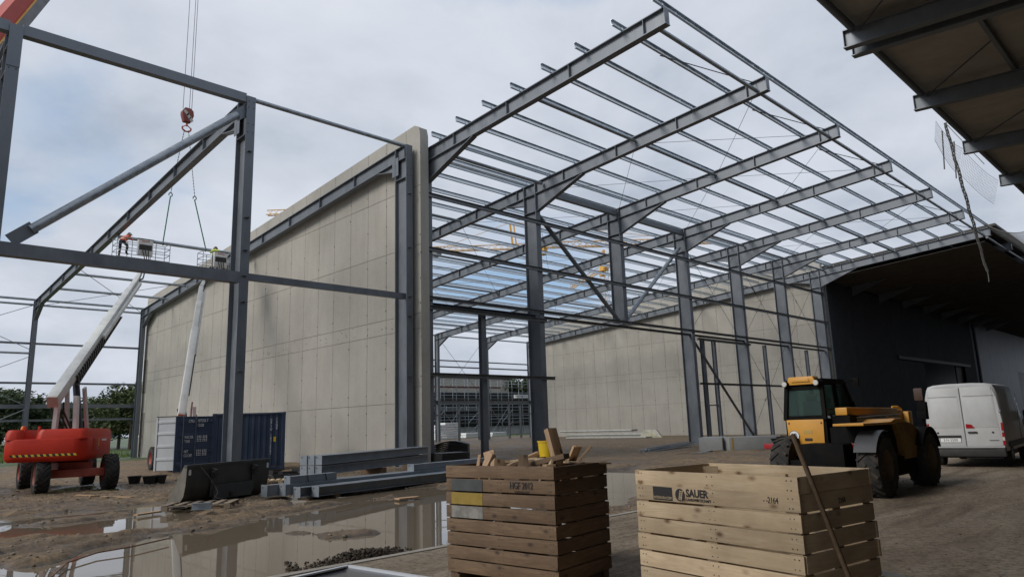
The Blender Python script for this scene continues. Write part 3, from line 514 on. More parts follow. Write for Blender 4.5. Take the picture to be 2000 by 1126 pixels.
for a, b_ in zip(CB[:-1], CB[1:]):
    cpart('eaves_tube', MB().tube((a+.1, CY-.28, zc(CY)+.02), (b_-.1, CY-.28, zc(CY)+.02), .13, 12), STEEL)
    cpart('tie_rod', MB().tube((b_-.1, CY-.5, zc(CY)-.2), (b_-3.4, 4.2, zc(4.2)+.05), .03, 6), WIRE)
for y in (2.6, -3.5):
    cpart('tie_tube', MB().tube((-14, y, zc(y)-.2), (188, y, zc(y)-.2), .09, 10), STEEL)
hm = MB()
for x in CB:
    for sx in (-.06, .06): hm.tube((x+sx, CY+.026, zc(CY)-.16), (x+sx, CY+.03, zc(CY)-.16), .02, 8)
cpart('bolt_holes', hm, LETTER)
colm = MB().ibeam((0, -6.4, 0), (0, -6.4, zc(-6)-.6), .9, .36, .035, .03, up=(0, 1, 0)).mesh('column', STEEL)
for x in CB: inst('column', colm, ca, (x, 0, 0), world=True)
cw = MB().box((0, -7.0, 7), (3.79, .1, 14)).mesh('cladding_panel', CLAD)
x = -12.0
while x < 188: inst('cladding_panel', cw, ca, (x, 0, 0), world=True); x += 3.8
# ================================================================ CRATES
def crate(label, loc, rz, LX_, LY_, rows, wm, flush_top, name='potato_crate'):
    c = thing(name, label, 'crate', loc, rz); T = .022
    ph, gap = rows; n = 8
    fm = MB().box((0, 0, 0), (LX_, T, ph)).mesh('plank', wm, bevel=.003); sm = MB().box((0, 0, 0), (LY_-2*T-.004, T, ph)).mesh('plank', wm, bevel=.003)
    z = 1.27-ph/2; rr = random.Random(LX_)
    for k in range(n):
        j = lambda a: rr.uniform(-a, a)
        for s in (-1, 1):
            inst('plank', fm, c, (j(.01), s*(LY_/2-T/2)+j(.0015), z+j(.003)), (j(.012), j(.004), 0 if s < 0 else math.pi))
            inst('plank', sm, c, (s*(LX_/2-T/2)-s*.003, j(.003), z+j(.003)), (0, 0, s*math.pi/2+j(.002)))
        z -= ph + (.0015 if (flush_top and k == 0) else gap)
    zb = z+ph/2+gap
    for sx in (-1, 1):
        for sy in (-1, 1): part('corner_post', MB().prism([(sx*(LX_/2-T-.004), sy*(LY_/2-T-.002), .02), (sx*(LX_/2-T-.11), sy*(LY_/2-T-.002), .02), (sx*(LX_/2-T-.004), sy*(LY_/2-T-.11), .02)], (0, 0, 1.225)), wm, c)
        part('inner_batten', MB().box((sx*.02, sx*(LY_/2-T-.02), .62), (.11, .034, 1.16)), wm, c)
        part('inner_batten', MB().box((sx*(LX_/2-T-.02), 0, .62), (.034, .11, 1.16)), wm, c)
    part('floor_board', MB().box((0, 0, .14), (LX_-.06, LY_-.06, .025)), wm, c)
    for sx in (-1, 0, 1): part('skid', MB().box((sx*(LX_/2-.12), 0, .045), (.1, LY_-.02, .09)), wm, c)
    nl = MB(); z = 1.27-ph/2
    for k in range(n):
        for x in (-LX_/2+.05, -LX_/2+.085, .0, .05, LX_/2-.05, LX_/2-.085):
            for dz in (-.035, .035): nl.tube((x+rr.uniform(-.008, .008), -LY_/2-.003, z+dz), (x, -LY_/2+.002, z+dz), .0048, 6)
        z -= ph + (.0015 if (flush_top and k == 0) else gap)
    o = part('nails', nl, mat('nail_steel', (.05, .045, .04)), c); o['kind'] = 'stuff'
    return c
aR = math.radians(-98.5); aL = math.radians(-83)
cR = crate('pale new wooden crate with black SAUER print on its front', (5.85, 3.13, YZ), aR, 1.66, 1.05, (.128, .015), PINE, True)
cL = crate('dark weathered wooden crate marked HGF 2012 filled with scrap timber', (5.87, 5.87, YZ), aL, 1.54, 1.02, (.131, .015), OLDW, False)
def on_front(c, LX_, LY_, x, z): return frameM((x, -LY_/2-.0025, z), (1, 0, 0), (0, -1, 0))
fy = 1.05; zp2 = 1.077
part('print_block', MB().box((-.50, -fy/2-.002, zp2), (.223, .002, .112)), INK, cR)
text('printed_text', 'INTERAGRA.COM', .032, PINE, cR, frameM((-.50, -fy/2-.0045, zp2-.036), (1, 0, 0), (0, -1, 0)), .0006, 'CENTER', .82)
em = MB(); em.tube((-.30, -fy/2-.003, zp2-.002), (-.30, -fy/2-.0005, zp2-.002), .053, 28); e_ = part('emblem', em, INK, cR)
ear = MB().box((-.292, -fy/2-.0045, zp2-.024), (.004, .002, .06), Matrix.Rotation(-.2, 3, 'Y'))
for k in range(5):
    for s in (-1, 1): ear.box((-.292+s*.011+.004*k-.006, -fy/2-.0045, zp2-.034+.016*k), (.018, .002, .008), Matrix.Rotation(-s*.8, 3, 'Y'))
part('wheat_ear', ear, PINE, e_)
text('printed_text', 'SAUER', .086, INK, cR, frameM((-.233, -fy/2-.003, zp2+.016), (1, 0, 0), (0, -1, 0)), .001, 'LEFT', .92, .0028)
text('printed_text', 'LANDWIRTSCHAFT', .033, INK, cR, frameM((-.231, -fy/2-.003, zp2-.036), (1, 0, 0), (0, -1, 0)), .001, 'LEFT', .9, .0006)
text('stencilled_number', '- -2164', .064, INK, cR, frameM((.525, -fy/2-.003, zp2+.012), (1, 0, 0), (0, -1, 0)), .001, 'LEFT', .72)
text('stencilled_number', '2164', .06, INK, cR, frameM((.833, -.0, zp2-.02), (0, 1, 0), (1, 0, 0)), .001, 'LEFT', .8)
fy = 1.02; zr = lambda k: 1.27-.0655-k*.146
for k, m_ in ((1, mat('faded_grey_paint', (.05, .055, .058), (.07, .075, .075), 8, .8)), (2, mat('faded_yellow_paint', (.24, .165, .025), (.30, .21, .05), 8, .8)), (3, mat('faded_white_paint', (.16, .155, .14), (.25, .24, .22), 9, .8, lo=.4, hi=.6))):
    part('paint_block', MB().box((-.455, -fy/2-.0035, zr(k)), (.473, .002, .128)), m_, cL)
text('stencilled_text', 'HGF 2012', .098, INK, cL, frameM((.175, -fy/2-.004, zr(1)+.012), (1, 0, 0), (0, -1, 0)), .001, 'LEFT', .76, .0015)
text('stencilled_text', 'INTERAGRA.COM', .026, INK, cL, frameM((.24, -fy/2-.004, zr(1)-.05), (1, 0, 0), (0, -1, 0)), .001, 'LEFT', .95)
# scrap timber heaped in the dark crate: (pixel ends at the heap, height of each end, width, thickness, label)
ML = ROOT[cL]
def scrap(a, b_, w, t, label, m_=SCRAP, name='timber_offcut', roll=0.0):
    a, b_ = [(v[0]*.89, v[1]*.88, v[2]+.03) for v in (a, b_)]; p, q = ML @ Vector(a), ML @ Vector(b_); d = (q-p); Lh = d.length; d.normalize(); M = frameM(p, d, Matrix.Rotation(roll, 3, d) @ (Vector((0, 0, 1)) if abs(d.z) < .95 else Vector((0, 1, 0))))
    up = (Matrix.Rotation(roll, 3, d) @ (Vector((0, 0, 1))-d*d.z)).normalized(); M = frameM(p, d, up)
    o = bpy.data.objects.new(name, MB().bx(0, Lh, -w/2, w/2, -t/2, t/2).mesh(name, m_, bevel=.003)); COL.objects.link(o); o.matrix_world = M
    return tag(o, label, 'timber', 'scrap timber in the dark crate')
scrap((.52, .15, .95), (.27, .2, 1.62), .14, .07, 'thick beam offcut standing steeply highest out of the dark crate')
scrap((-.62, -.25, 1.0), (-.46, -.12, 1.36), .16, .05, 'squat board offcut tilted up near left end of dark crate', roll=.4)
scrap((-.35, -.2, 1.02), (-.58, -.05, 1.37), .13, .05, 'board offcut leaning back beside the leftmost tilted one', roll=-.5)
scrap((-.50, -.42, 1.05), (-.70, -.1, 1.33), .035, .035, 'thin stick poking up at far left of dark crate')
scrap((-.42, .3, 1.25), (.10, .22, 1.29), .15, .025, 'pale flat board lying across back left of the heap', PINE)
scrap((-.08, .0, 1.2), (.72, -.1, 1.33), .10, .055, 'long dark beam lying level across middle of the heap', OLDW)
scrap((-.12, -.45, 1.05), (-.22, -.3, 1.27), .13, .12, 'square block offcut at front centre of the heap', roll=.5)
scrap((.30, -.42, 1.02), (.12, -.2, 1.33), .11, .05, 'dark batten rising left over front centre of heap', OLDW)
scrap((.45, .35, 1.2), (.62, .3, 1.42), .12, .03, 'notched board tip right of the steep beam')
scrap((.55, .2, 1.15), (.80, .35, 1.42), .035, .03, 'thin lath pointing up right behind the heap')
scrap((.58, .1, 1.25), (.86, .62, 1.22), .18, .02, 'flat pale board overhanging right rim of dark crate', PINE)
scrap((.36, -.2, 1.05), (.60, -.25, 1.26), .14, .03, 'pale wedge of board at right front of heap', PINE, roll=.8)
scrap((.05, .4, 1.1), (.12, .35, 1.42), .06, .02, 'dark stake standing upright left of yellow bucket', OLDW)
scrap((.10, .4, 1.1), (.20, .38, 1.43), .05, .02, 'thin grey stake beside yellow bucket leaning right', OLDW)
scrap((.1, .15, 1.28), (.42, .1, 1.26), .13, .025, 'short pale board in front of yellow bucket', PINE)
scrap((-.7, .1, 1.0), (.7, .05, .98), .5, .06, 'wide dark board buried low inside the dark crate', OLDW)
scrap((-.7, -.3, 1.16), (-.2, .25, 1.22), .12, .04, 'grey board lying diagonally at left of the heap', OLDW)
scrap((-.25, -.35, 1.17), (.35, -.3, 1.2), .09, .05, 'batten lying along the front rim of the dark crate')
scrap((.0, .35, 1.2), (.66, -.35, 1.24), .1, .03, 'brown board crossing the right half of the heap')
scrap((-.3, .0, 1.2), (-.05, .35, 1.34), .1, .04, 'short board tilted up behind the middle of the heap')
scrap((.45, -.4, 1.12), (.75, .2, 1.24), .12, .03, 'worn board lying against the right rim of dark crate', OLDW)
bk = thing('bucket', 'small yellow bucket stuck in the scrap timber', 'bucket', ML @ Vector((.06, .36, 1.27)))
part('body', MB().lathe([(.095, 0), (.115, .24), (.11, .24), (.09, .01)], n=24), mat('yellow_plastic', (.60, .42, .015), None, 1, .4), bk); part('rim', MB().lathe([(.115, .225), (.121, .225), (.121, .242), (.115, .242)], n=24, closed=True), mat('yellow_rim', (.6, .38, .02), None, 1, .4), bk)
# pole leaning on the pale crate
MRc = ROOT[cR]; A = MRc @ Vector((.855, -.40, 1.275)); B = MRc @ Vector((1.02, -.02, 0)); d = (A-B).normalized()
po = thing('shovel', 'long wooden handled shovel leaning against side of pale crate', 'shovel', B)
B2 = B + Vector((0, 0, .0))
part('handle', MB().tube(B2+d*.12, B2+d*1.66, .019, 12), wood('worn_handle', (.19, .13, .08), (.13, .085, .05), (.08, .05, .03)), po, world=True)
part('blade', MB().beam(B2+d*.015, B2+d*.18, .16, .012, up=(1, 0, 0)), STEEL, po, world=True)
# ================================================================ VEHICLE HELPERS
def wheel(parent, c, r, w, lugs=0, rimc=None, axis='y', rimr=.56, side=-1):
    tp = [(r*rimr, -w/2), (r*.93, -w/2), (r, -w/2+.05*w/.3), (r, w/2-.05*w/.3), (r*.93, w/2), (r*rimr, w/2)]
    m = MB().lathe(tp, c, axis, 32, closed=True)
    if lugs:
        for k in range(lugs):
            for s in (-1, 1):
                a = 2*math.pi*(k+.5*(s > 0))/lugs; M = Matrix.Rotation(-a, 3, 'Y') @ Matrix.Rotation(s*.7, 3, 'Z'); off = Matrix.Rotation(-a, 3, 'Y') @ Vector((0, 0, r))
                if axis == 'y': m.box(Vector(c)+off+Vector((0, s*w*.24, 0)), (.055, w*.56, .05), Matrix.Rotation(-a, 3, 'Y') @ Matrix.Rotation(s*.75, 3, 'Z'))
                else:
                    Q = Matrix.Rotation(math.pi/2, 3, 'Z'); m.box(Vector(c)+Q@off+Vector((s*w*.24, 0, 0)), (.055, w*.56, .05), Q @ Matrix.Rotation(-a, 3, 'Y') @ Matrix.Rotation(s*.75, 3, 'Z'))
    wh = part('wheel', m, RUBBER, parent)
    part('rim', MB().lathe([(r*.12, -w*.16), (r*.2, -w*.30), (r*.42, -w*.16), (r*rimr, -w*.46), (r*rimr, w*.46), (r*.42, w*.16), (r*.2, w*.30), (r*.12, w*.16)], c, axis, 24), rimc or YEL, wh)
    return wh
def rring(cx, cy, lx, ly, z, r, n=4):
    pts = []
    for sx, sy, a0 in ((1, 1, 0), (-1, 1, 90), (-1, -1, 180), (1, -1, 270)):
        for k in range(n+1):
            a = math.radians(a0+90*k/n); pts.append(Vector((cx+sx*(lx/2-r)+r*math.cos(a), cy+sy*(ly/2-r)+r*math.sin(a), z)))
    return pts
# ================================================================ TELEHANDLER
T = thing('telehandler', 'yellow and black telehandler seen from behind with a 20 sign', 'telehandler', (17.4, 6.45, YZ))
BLK = mat('machine_black_paint', (.006, .006, .0065), (.010, .0095, .009), 4, .7, spec=.06)
MRIM = mat('muddy_rim', (.09, .06, .03), (.13, .09, .04), 5, .8)
for x in (-1.5, 1.5):
    for y in (-.93, .93): wheel(T, (x, y, .62), .62, .42, 18, MRIM)
part('chassis', MB().box((0, -.05, .82), (4.3, .95, .55)).box((-1.75, .3, .60), (.5, 1.3, .3)), BLK, T, bevel=.03)
for x in (-1.5, 1.5): part('axle', MB().tube((x, -.8, .62), (x, .8, .62), .11, 10), BLK, T)
# cab on the left: tapered shell with a raked front
def cabring(z, x0, x1, y0, y1): return [Vector((x0, y0, z)), Vector((x1, y0, z)), Vector((x1, y1, z)), Vector((x0, y1, z))]
part('cab_base', MB().loft([cabring(.62, -1.30, .35, .12, 1.0), cabring(1.0, -1.36, .45, .08, 1.02), cabring(1.62, -1.36, .5, .08, 1.02)]), BLK, T, bevel=.02)
cf = MB()
C4 = {(0, 0): ((-1.36, .10), (-1.22, .16)), (0, 1): ((-1.36, 1.0), (-1.22, .96)), (1, 0): ((.52, .10), (.02, .16)), (1, 1): ((.52, 1.0), (.02, .96)), (2, 0): ((-.62, .09), (-.55, .15))}
for (a, b_) in C4.values(): part('cab_pillar', MB().beam((a[0], a[1], 1.6), (b_[0], b_[1], 2.42), .085, .085, up=(1, 0, 0)), BLK, T)
part('door_grip', MB().tube((.52, .1, 1.62), (.36, .12, 2.0), .05, 8), BLK, T); part('window_lintel', MB().box((-1.22, .55, 2.36), (.09, .82, .16)), BLK, T)
cf.box((-1.3, .55, 1.64), (.1, .9, .1))
part('window_sill', cf, BLK, T)
def pane(name, q, par=T): return part(name, MB().prism(q, (Vector(q[1])-Vector(q[0])).cross(Vector(q[2])-Vector(q[0])).normalized()*.008), CABG, par, smooth=False)
CABG = bpy.data.materials.new('tinted_cab_glass'); CABG.use_nodes = True; bb = CABG.node_tree.nodes['Principled BSDF']; bb.inputs['Base Color'].default_value = (.22, .34, .30, 1); bb.inputs['Transmission Weight'].default_value = .9; bb.inputs['Roughness'].default_value = .02; bb.inputs['IOR'].default_value = 1.2
pane('rear_window', [(-1.335, .16, 1.70), (-1.335, .94, 1.70), (-1.24, .92, 2.28), (-1.24, .18, 2.28)])
pane('side_window', [(-1.29, .105, 1.68), (-.68, .10, 1.68), (-.62, .15, 2.38), (-1.2, .16, 2.38)]); pane('side_window', [(-.56, .10, 1.68), (.46, .10, 1.68), (.02, .155, 2.38), (-.5, .15, 2.38)])
pane('side_window', [(-1.29, .995, 1.68), (.46, .995, 1.68), (.0, .955, 2.38), (-1.2, .955, 2.38)]); pane('front_window', [(.50, .16, 1.68), (.50, .94, 1.68), (.03, .92, 2.38), (.03, .18, 2.38)])
rf = part('cab_roof', MB().loft([rring(-.6, .56, 1.36, .90, 2.40, .08), rring(-.6, .56, 1.42, .94, 2.44, .1), rring(-.6, .56, 1.36, .88, 2.52, .1)]), BLK, T)
part('roof_cowl', MB().prism([(-1.33, .22, 2.40), (-1.33, .92, 2.40), (-1.33, .86, 2.58), (-1.33, .30, 2.58)], (.30, 0, 0)).prism([(-1.36, .36, 2.46), (-1.36, .80, 2.46), (-1.36, .76, 2.54), (-1.36, .40, 2.54)], (.05, 0, 0)), YEL, rf, bevel=.012)
LAMP = mat('lamp_glass', (.55, .55, .52), None, 1, .15)
for y in (.2, .93):
    l = part('work_lamp', MB().lathe([(.055, 0), (.075, .05), (.075, .1)], (-1.42, y, 2.42), 'x', 16), BLK, T); part('lens', MB().lathe([(.062, 0), (.05, -.012)], (-1.421, y, 2.42), 'x', 16), LAMP, l)
st_ = part('seat', MB().box((-.55, .56, 1.35), (.5, .5, .14)).box((-.82, .56, 1.72), (.12, .46, .62)).box((-.84, .56, 2.1), (.1, .28, .16)), mat('seat_fabric', (.02, .02, .022), None, 1, .9), T, bevel=.03)
part('steering_wheel', MB().path([Vector((.1+.05*math.cos(a)*.5, .56+.19*math.cos(a), 1.72+.12*math.sin(a))) for a in [k*math.pi/8 for k in range(17)]], .014, 6).tube((.1, .56, 1.72), (.3, .56, 1.5), .03), BLK, T)
yp = part('rear_panel', MB().prism([(-1.40, .16, .93), (-1.40, .95, .93), (-1.40, .98, 1.61), (-1.40, .13, 1.61)], (.035, 0, 0)).box((-1.405, .555, .865), (.05, .76, .125)), YEL, T, bevel=.012)
sg = MB().tube((-1.412, .82, 1.25), (-1.40, .82, 1.25), .12, 28); s20 = part('speed_sign', sg, LETTER, yp)
part('sign_ring', MB().lathe([(.110, -.002), (.120, -.002), (.120, .002), (.110, .002)], (-1.414, .82, 1.25), 'x', 28, closed=True), INK, s20)
text('sign_number', '20', .17, INK, s20, frameM((-1.415, .82, 1.245), (0, -1, 0), (-1, 0, 0)), .001, 'CENTER', .85)
part('panel_handle', MB().box((-1.405, .50, 1.17), (.02, .17, .06)), INK, yp, bevel=.008); part('panel_plate', MB().box((-1.404, .50, 1.34), (.006, .2, .075)), mat('dull_yellow_label', (.42, .28, .07), None), yp)
pg = MB()
for k in range(4): pg.box((-1.404, .42+.05*k, 1.03+.01*(k % 2)), (.004, .035, .06))
pg.box((-1.404, .495, .985), (.004, .2, .02)); part('decal', pg, mat('decal_brown', (.16, .08, .02), None), yp)
for y in (.18, .92):
    for z in (.86, 1.53): part('bolt', MB().tube((-1.407, y, z), (-1.40, y, z), .02, 8), INK, yp)
part('mirror_arm', MB().path([Vector((-.05, .12, 2.4)), Vector((.06, .0, 2.5)), Vector((.1, -.06, 2.46))], .015, 6), BLK, T); part('mirror', MB().box((.12, -.1, 2.44), (.06, .16, .2)), BLK, T, bevel=.02)
# boom between cab and engine
bm_ = part('boom', MB().box((.55, -.16, 1.75), (3.3, .26, .17), Matrix.Rotation(.01, 3, 'Y')), YEL, T, bevel=.02)
part('boom_extension', MB().box((2.35, -.16, 1.66), (.6, .23, .2)), YEL, bm_, bevel=.015); part('boom_pivot', MB().box((-1.0, -.17, 1.4), (.4, .4, .55)), BLK, bm_)
part('hydraulic_pipe', MB().tube((-.9, -.34, 1.56), (2.0, -.34, 1.60), .022, 8).tube((-.9, -.34, 1.62), (2.2, -.34, 1.66), .015, 8), ZINC, bm_)
hd = MB()
for k in range(5):
    c0 = Vector((2.2+.1*k, -.2, 1.78)); hd.path([c0+Vector((-.02, 0, -.06)), c0+Vector((.05, .05, .08)), c0+Vector((.16, 0, .02)), c0+Vector((.2, 0, -.1))], .018, 6)
part('hose_bundle', hd, YEL, bm_); part('boom_head', MB().box((2.75, -.16, 1.45), (.3, .5, .55)), YEL, bm_, bevel=.03)
# engine side
part('engine_lid', MB().prism([(-2.15, -.98, 1.51), (-.55, -.98, 1.51), (-.25, -.98, 1.57), (.25, -.98, 1.57), (.5, -.98, 1.5), (.5, -.98, 1.46), (-2.15, -.98, 1.46)], (0, .62, 0)), YEL, T, bevel=.012)
part('engine_hood', MB().prism([(.05, -1.0, .68), (.05, -1.0, 1.0), (-.1, -1.0, 1.25), (-.25, -1.0, 1.47), (.5, -1.0, 1.49), (.9, -1.0, 1.42), (1.3, -1.0, 1.24), (1.45, -1.0, 1.0), (1.05, -1.0, .95), (.95, -1.0, .68)], (0, .62, 0)), mat('muddy_yellow_paint', (.16, .085, .02), (.26, .145, .03), 2, .7), T, bevel=.02)
part('engine_block', MB().box((-.75, -.45, 1.12), (1.5, .85, .62)).box((.3, -.7, .55), (1.5, .55, .4)), BLK, T, bevel=.02)
part('rear_fender', MB().loft([[Vector((-1.5+.74*math.cos(a), yy, .62+.74*math.sin(a))) for yy in (-1.16, -.72)] + [Vector((-1.5+.71*math.cos(a), yy, .62+.71*math.sin(a))) for yy in (-.72, -1.16)] for a in [math.radians(78+7*k) for k in range(12)]]), mat('fender_grey', (.04, .044, .05), (.06, .064, .07), 3, .6), T)
part('front_fender', MB().loft([[Vector((1.5+.74*math.cos(a), yy, .62+.74*math.sin(a))) for yy in (-1.16, -.72)] + [Vector((1.5+.71*math.cos(a), yy, .62+.71*math.sin(a))) for yy in (-.72, -1.16)] for a in [math.radians(20+12*k) for k in range(12)]]), BLK, T)
part('side_tank', MB().loft([rring(-1.62, 1.13, .34, .26, z, .1) for z in (.72, .76, .94, .98)]), mat('tank_grey', (.11, .11, .105), (.15, .15, .14), 3, .7), T); part('mud_flap', MB().prism([(-1.5, .98, 1.18), (-1.5, 1.36, 1.2), (-1.5, 1.3, 1.1), (-1.5, 1.02, .98)], (.3, 0, 0)), BLK, T)
REDL = mat('tail_lamp_red', (.30, .012, .015), None, 1, .2)
for y, s in ((-.5, -1), (1.32, 1)):
    l = part('tail_lamp', MB().box((-1.62, y, 1.03), (.07, .27, .12)), REDL, T, bevel=.01); part('indicator', MB().tube((-1.66, y-s*.2, 1.03), (-1.62, y-s*.2, 1.03), .04, 10), LAMP, l); part('lamp_arm', MB().box((-1.5, y-s*.18, 1.0), (.2, .26, .06)), BLK, l)
for y in (.15, .88): part('tow_pin', MB().lathe([(.02, 0), (.035, .04), (.015, .08)], (-2.06, y, .72), 'x', 10), ZINC, T)
part('front_lamp_post', MB().tube((1.85, -.95, 1.2), (1.85, -.95, 1.55), .035).box((1.85, -.95, 1.62), (.2, .22, .2)).box((1.84, -.97, 1.82), (.16, .2, .24)), BLK, T, bevel=.02)
part('front_mirror', MB().box((1.84, -.92, 2.12), (.07, .2, .3)).tube((1.85, -.93, 1.9), (1.85, -.93, 2.0), .015), mat('mirror_brown', (.06, .03, .02), None), T, bevel=.02)
# ================================================================ VAN
V = thing('van', 'white high-roof delivery van with closed rear doors parked behind the telehandler', 'van', (25.05, 6.07, YZ), math.radians(4))
def vring(x, w, z0, z1, tum):
    h = z1-z0; r = .16
    L_ = [(-w/2*.97, z0), (-w/2, z0+.25*h), (-w/2, z0+.45*h), (-w/2+tum*.45, z0+.80*h), (-w/2+tum, z1-r), (-w/2+tum+.05, z1-.06), (-w/2+tum+.2, z1-.01), (-w/2+tum+.55, z1+.015)]
    return [Vector((x, y, z)) for y, z in L_] + [Vector((x, -y, z)) for y, z in L_[::-1]]
body = MB().loft([vring(0.03, 1.96, .52, 2.44, .13), vring(.10, 2.04, .48, 2.50, .12), vring(2.0, 2.06, .48, 2.51, .12), vring(3.4, 2.06, .48, 2.50, .12), vring(4.05, 2.04, .48, 2.36, .18), vring(4.6, 2.0, .48, 1.55, .12), vring(5.35, 1.9, .48, 1.15, .1), vring(5.5, 1.7, .5, .95, .1)])
vb = part('body', body, WHITE, V)
for s in (-1, 1):
    yc_ = s*.47
    dr = part('rear_door', MB().prism([(.018, yc_-.455, .62), (.018, yc_+.455, .62), (.018, yc_+.455-(.10 if s > 0 else 0), 2.38), (.018, yc_-.455+(.10 if s < 0 else 0), 2.38)], (.03, 0, 0)), WHITE, V, bevel=.012)
    part('door_panel', MB().prism([(.010, yc_-.40, 1.18), (.010, yc_+.40, 1.18), (.010, yc_+.40-(.06 if s > 0 else 0), 2.06), (.010, yc_-.40+(.06 if s < 0 else 0), 2.06)], (.02, 0, 0)), WHITE, dr, bevel=.008)
    part('door_seam', MB().box((.014, yc_, 2.12), (.006, .80, .008)), INK, dr)
    for z in (.85, 1.45): part('hinge', MB().box((.01, s*.96, z+.2), (.05, .06, .05)), ZINC, dr)
    part('tail_lamp', MB().prism([(.0, s*.93, .66), (.0, s*1.0, .66), (.0, s*1.0, 1.30), (.0, s*.945, 1.32)], (.09, 0, 0)), REDL, V); part('reversing_lamp', MB().box((-.002, s*.965, .84), (.01, .055, .1)), LAMP, V)
    part('lock', MB().tube((.005, s*.72-.0, 1.03), (.02, s*.72, 1.03), .03, 12), INK, dr)
part('centre_gap', MB().box((.02, .0, 1.5), (.012, .012, 1.76)), INK, V)
part('door_handle', MB().box((-.01, -.2, 1.04), (.04, .24, .045)), INK, V, bevel=.008); part('rear_emblem', MB().prism([(.004, -.05, 1.16), (.004, -.28, 1.16), (.004, -.2, 1.27), (.004, -.05, 1.29)], (.012, 0, 0)), REDL, V)
part('plate_recess', MB().box((.005, .42, .92), (.03, .62, .07)), INK, V); pl_ = part('number_plate', MB().box((.008, .40, .81), (.012, .54, .12)), LETTER, V)
part('plate_rim', MB().box((.010, .40, .81), (.008, .56, .135)), INK, pl_)
text('plate_text', 'S·N 5500', .11, INK, pl_, frameM((0.0, .40, .81), (0, -1, 0), (-1, 0, 0)), .001, 'CENTER', .92)
mk = MB()
for k in range(7): mk.box((.006, -.62-.034*k, .80), (.008, .026, .022))
part('maker_script', mk, mat('chrome', (.3, .3, .3), None, 1, .3, 1.0), V)
part('bumper', MB().box((-.03, 0, .46), (.22, 1.98, .26)).box((-.1, 0, .56), (.1, 1.5, .05)), DARK, V, bevel=.03)
for x in (1.0, 4.35):
    for y in (-.9, .9): wheel(V, (x, y, .34), .34, .22, 0, ZINC, rimr=.62)
part('underbody', MB().box((2.6, 0, .40), (5.0, 1.7, .24)), DARK, V)
for s in (-1, 1):
    part('side_moulding', MB().box((2.4, s*1.035, .66), (3.9, .02, .16)), DARK, V); part('door_window', MB().prism([(3.35, s*.985, 1.45), (4.25, s*.975, 1.45), (3.95, s*.93, 2.05), (3.35, s*.935, 2.1)], (0, s*.012, 0)), GLASSD, V)
    part('side_seam', MB().box((3.28, s*1.03, 1.4), (.012, .012, 1.6)), INK, V); m_ = part('wing_mirror', MB().box((4.15, s*1.17, 1.5), (.14, .2, .32)), DARK, V, bevel=.04); part('mirror_glass', MB().box((4.07, s*1.17, 1.5), (.01, .16, .26)), GLASSD, m_)
part('windscreen', MB().prism([(4.12, -.78, 2.3), (4.12, .78, 2.3), (4.62, .88, 1.58), (4.62, -.88, 1.58)], (.02, 0, .012)), GLASSD, V)
part('side_window', MB().prism([(1.9, -1.0, 1.45), (3.15, -1.0, 1.45), (3.15, -.95, 2.05), (1.9, -.95, 2.05)], (0, -.02, 0)), GLASSD, V)
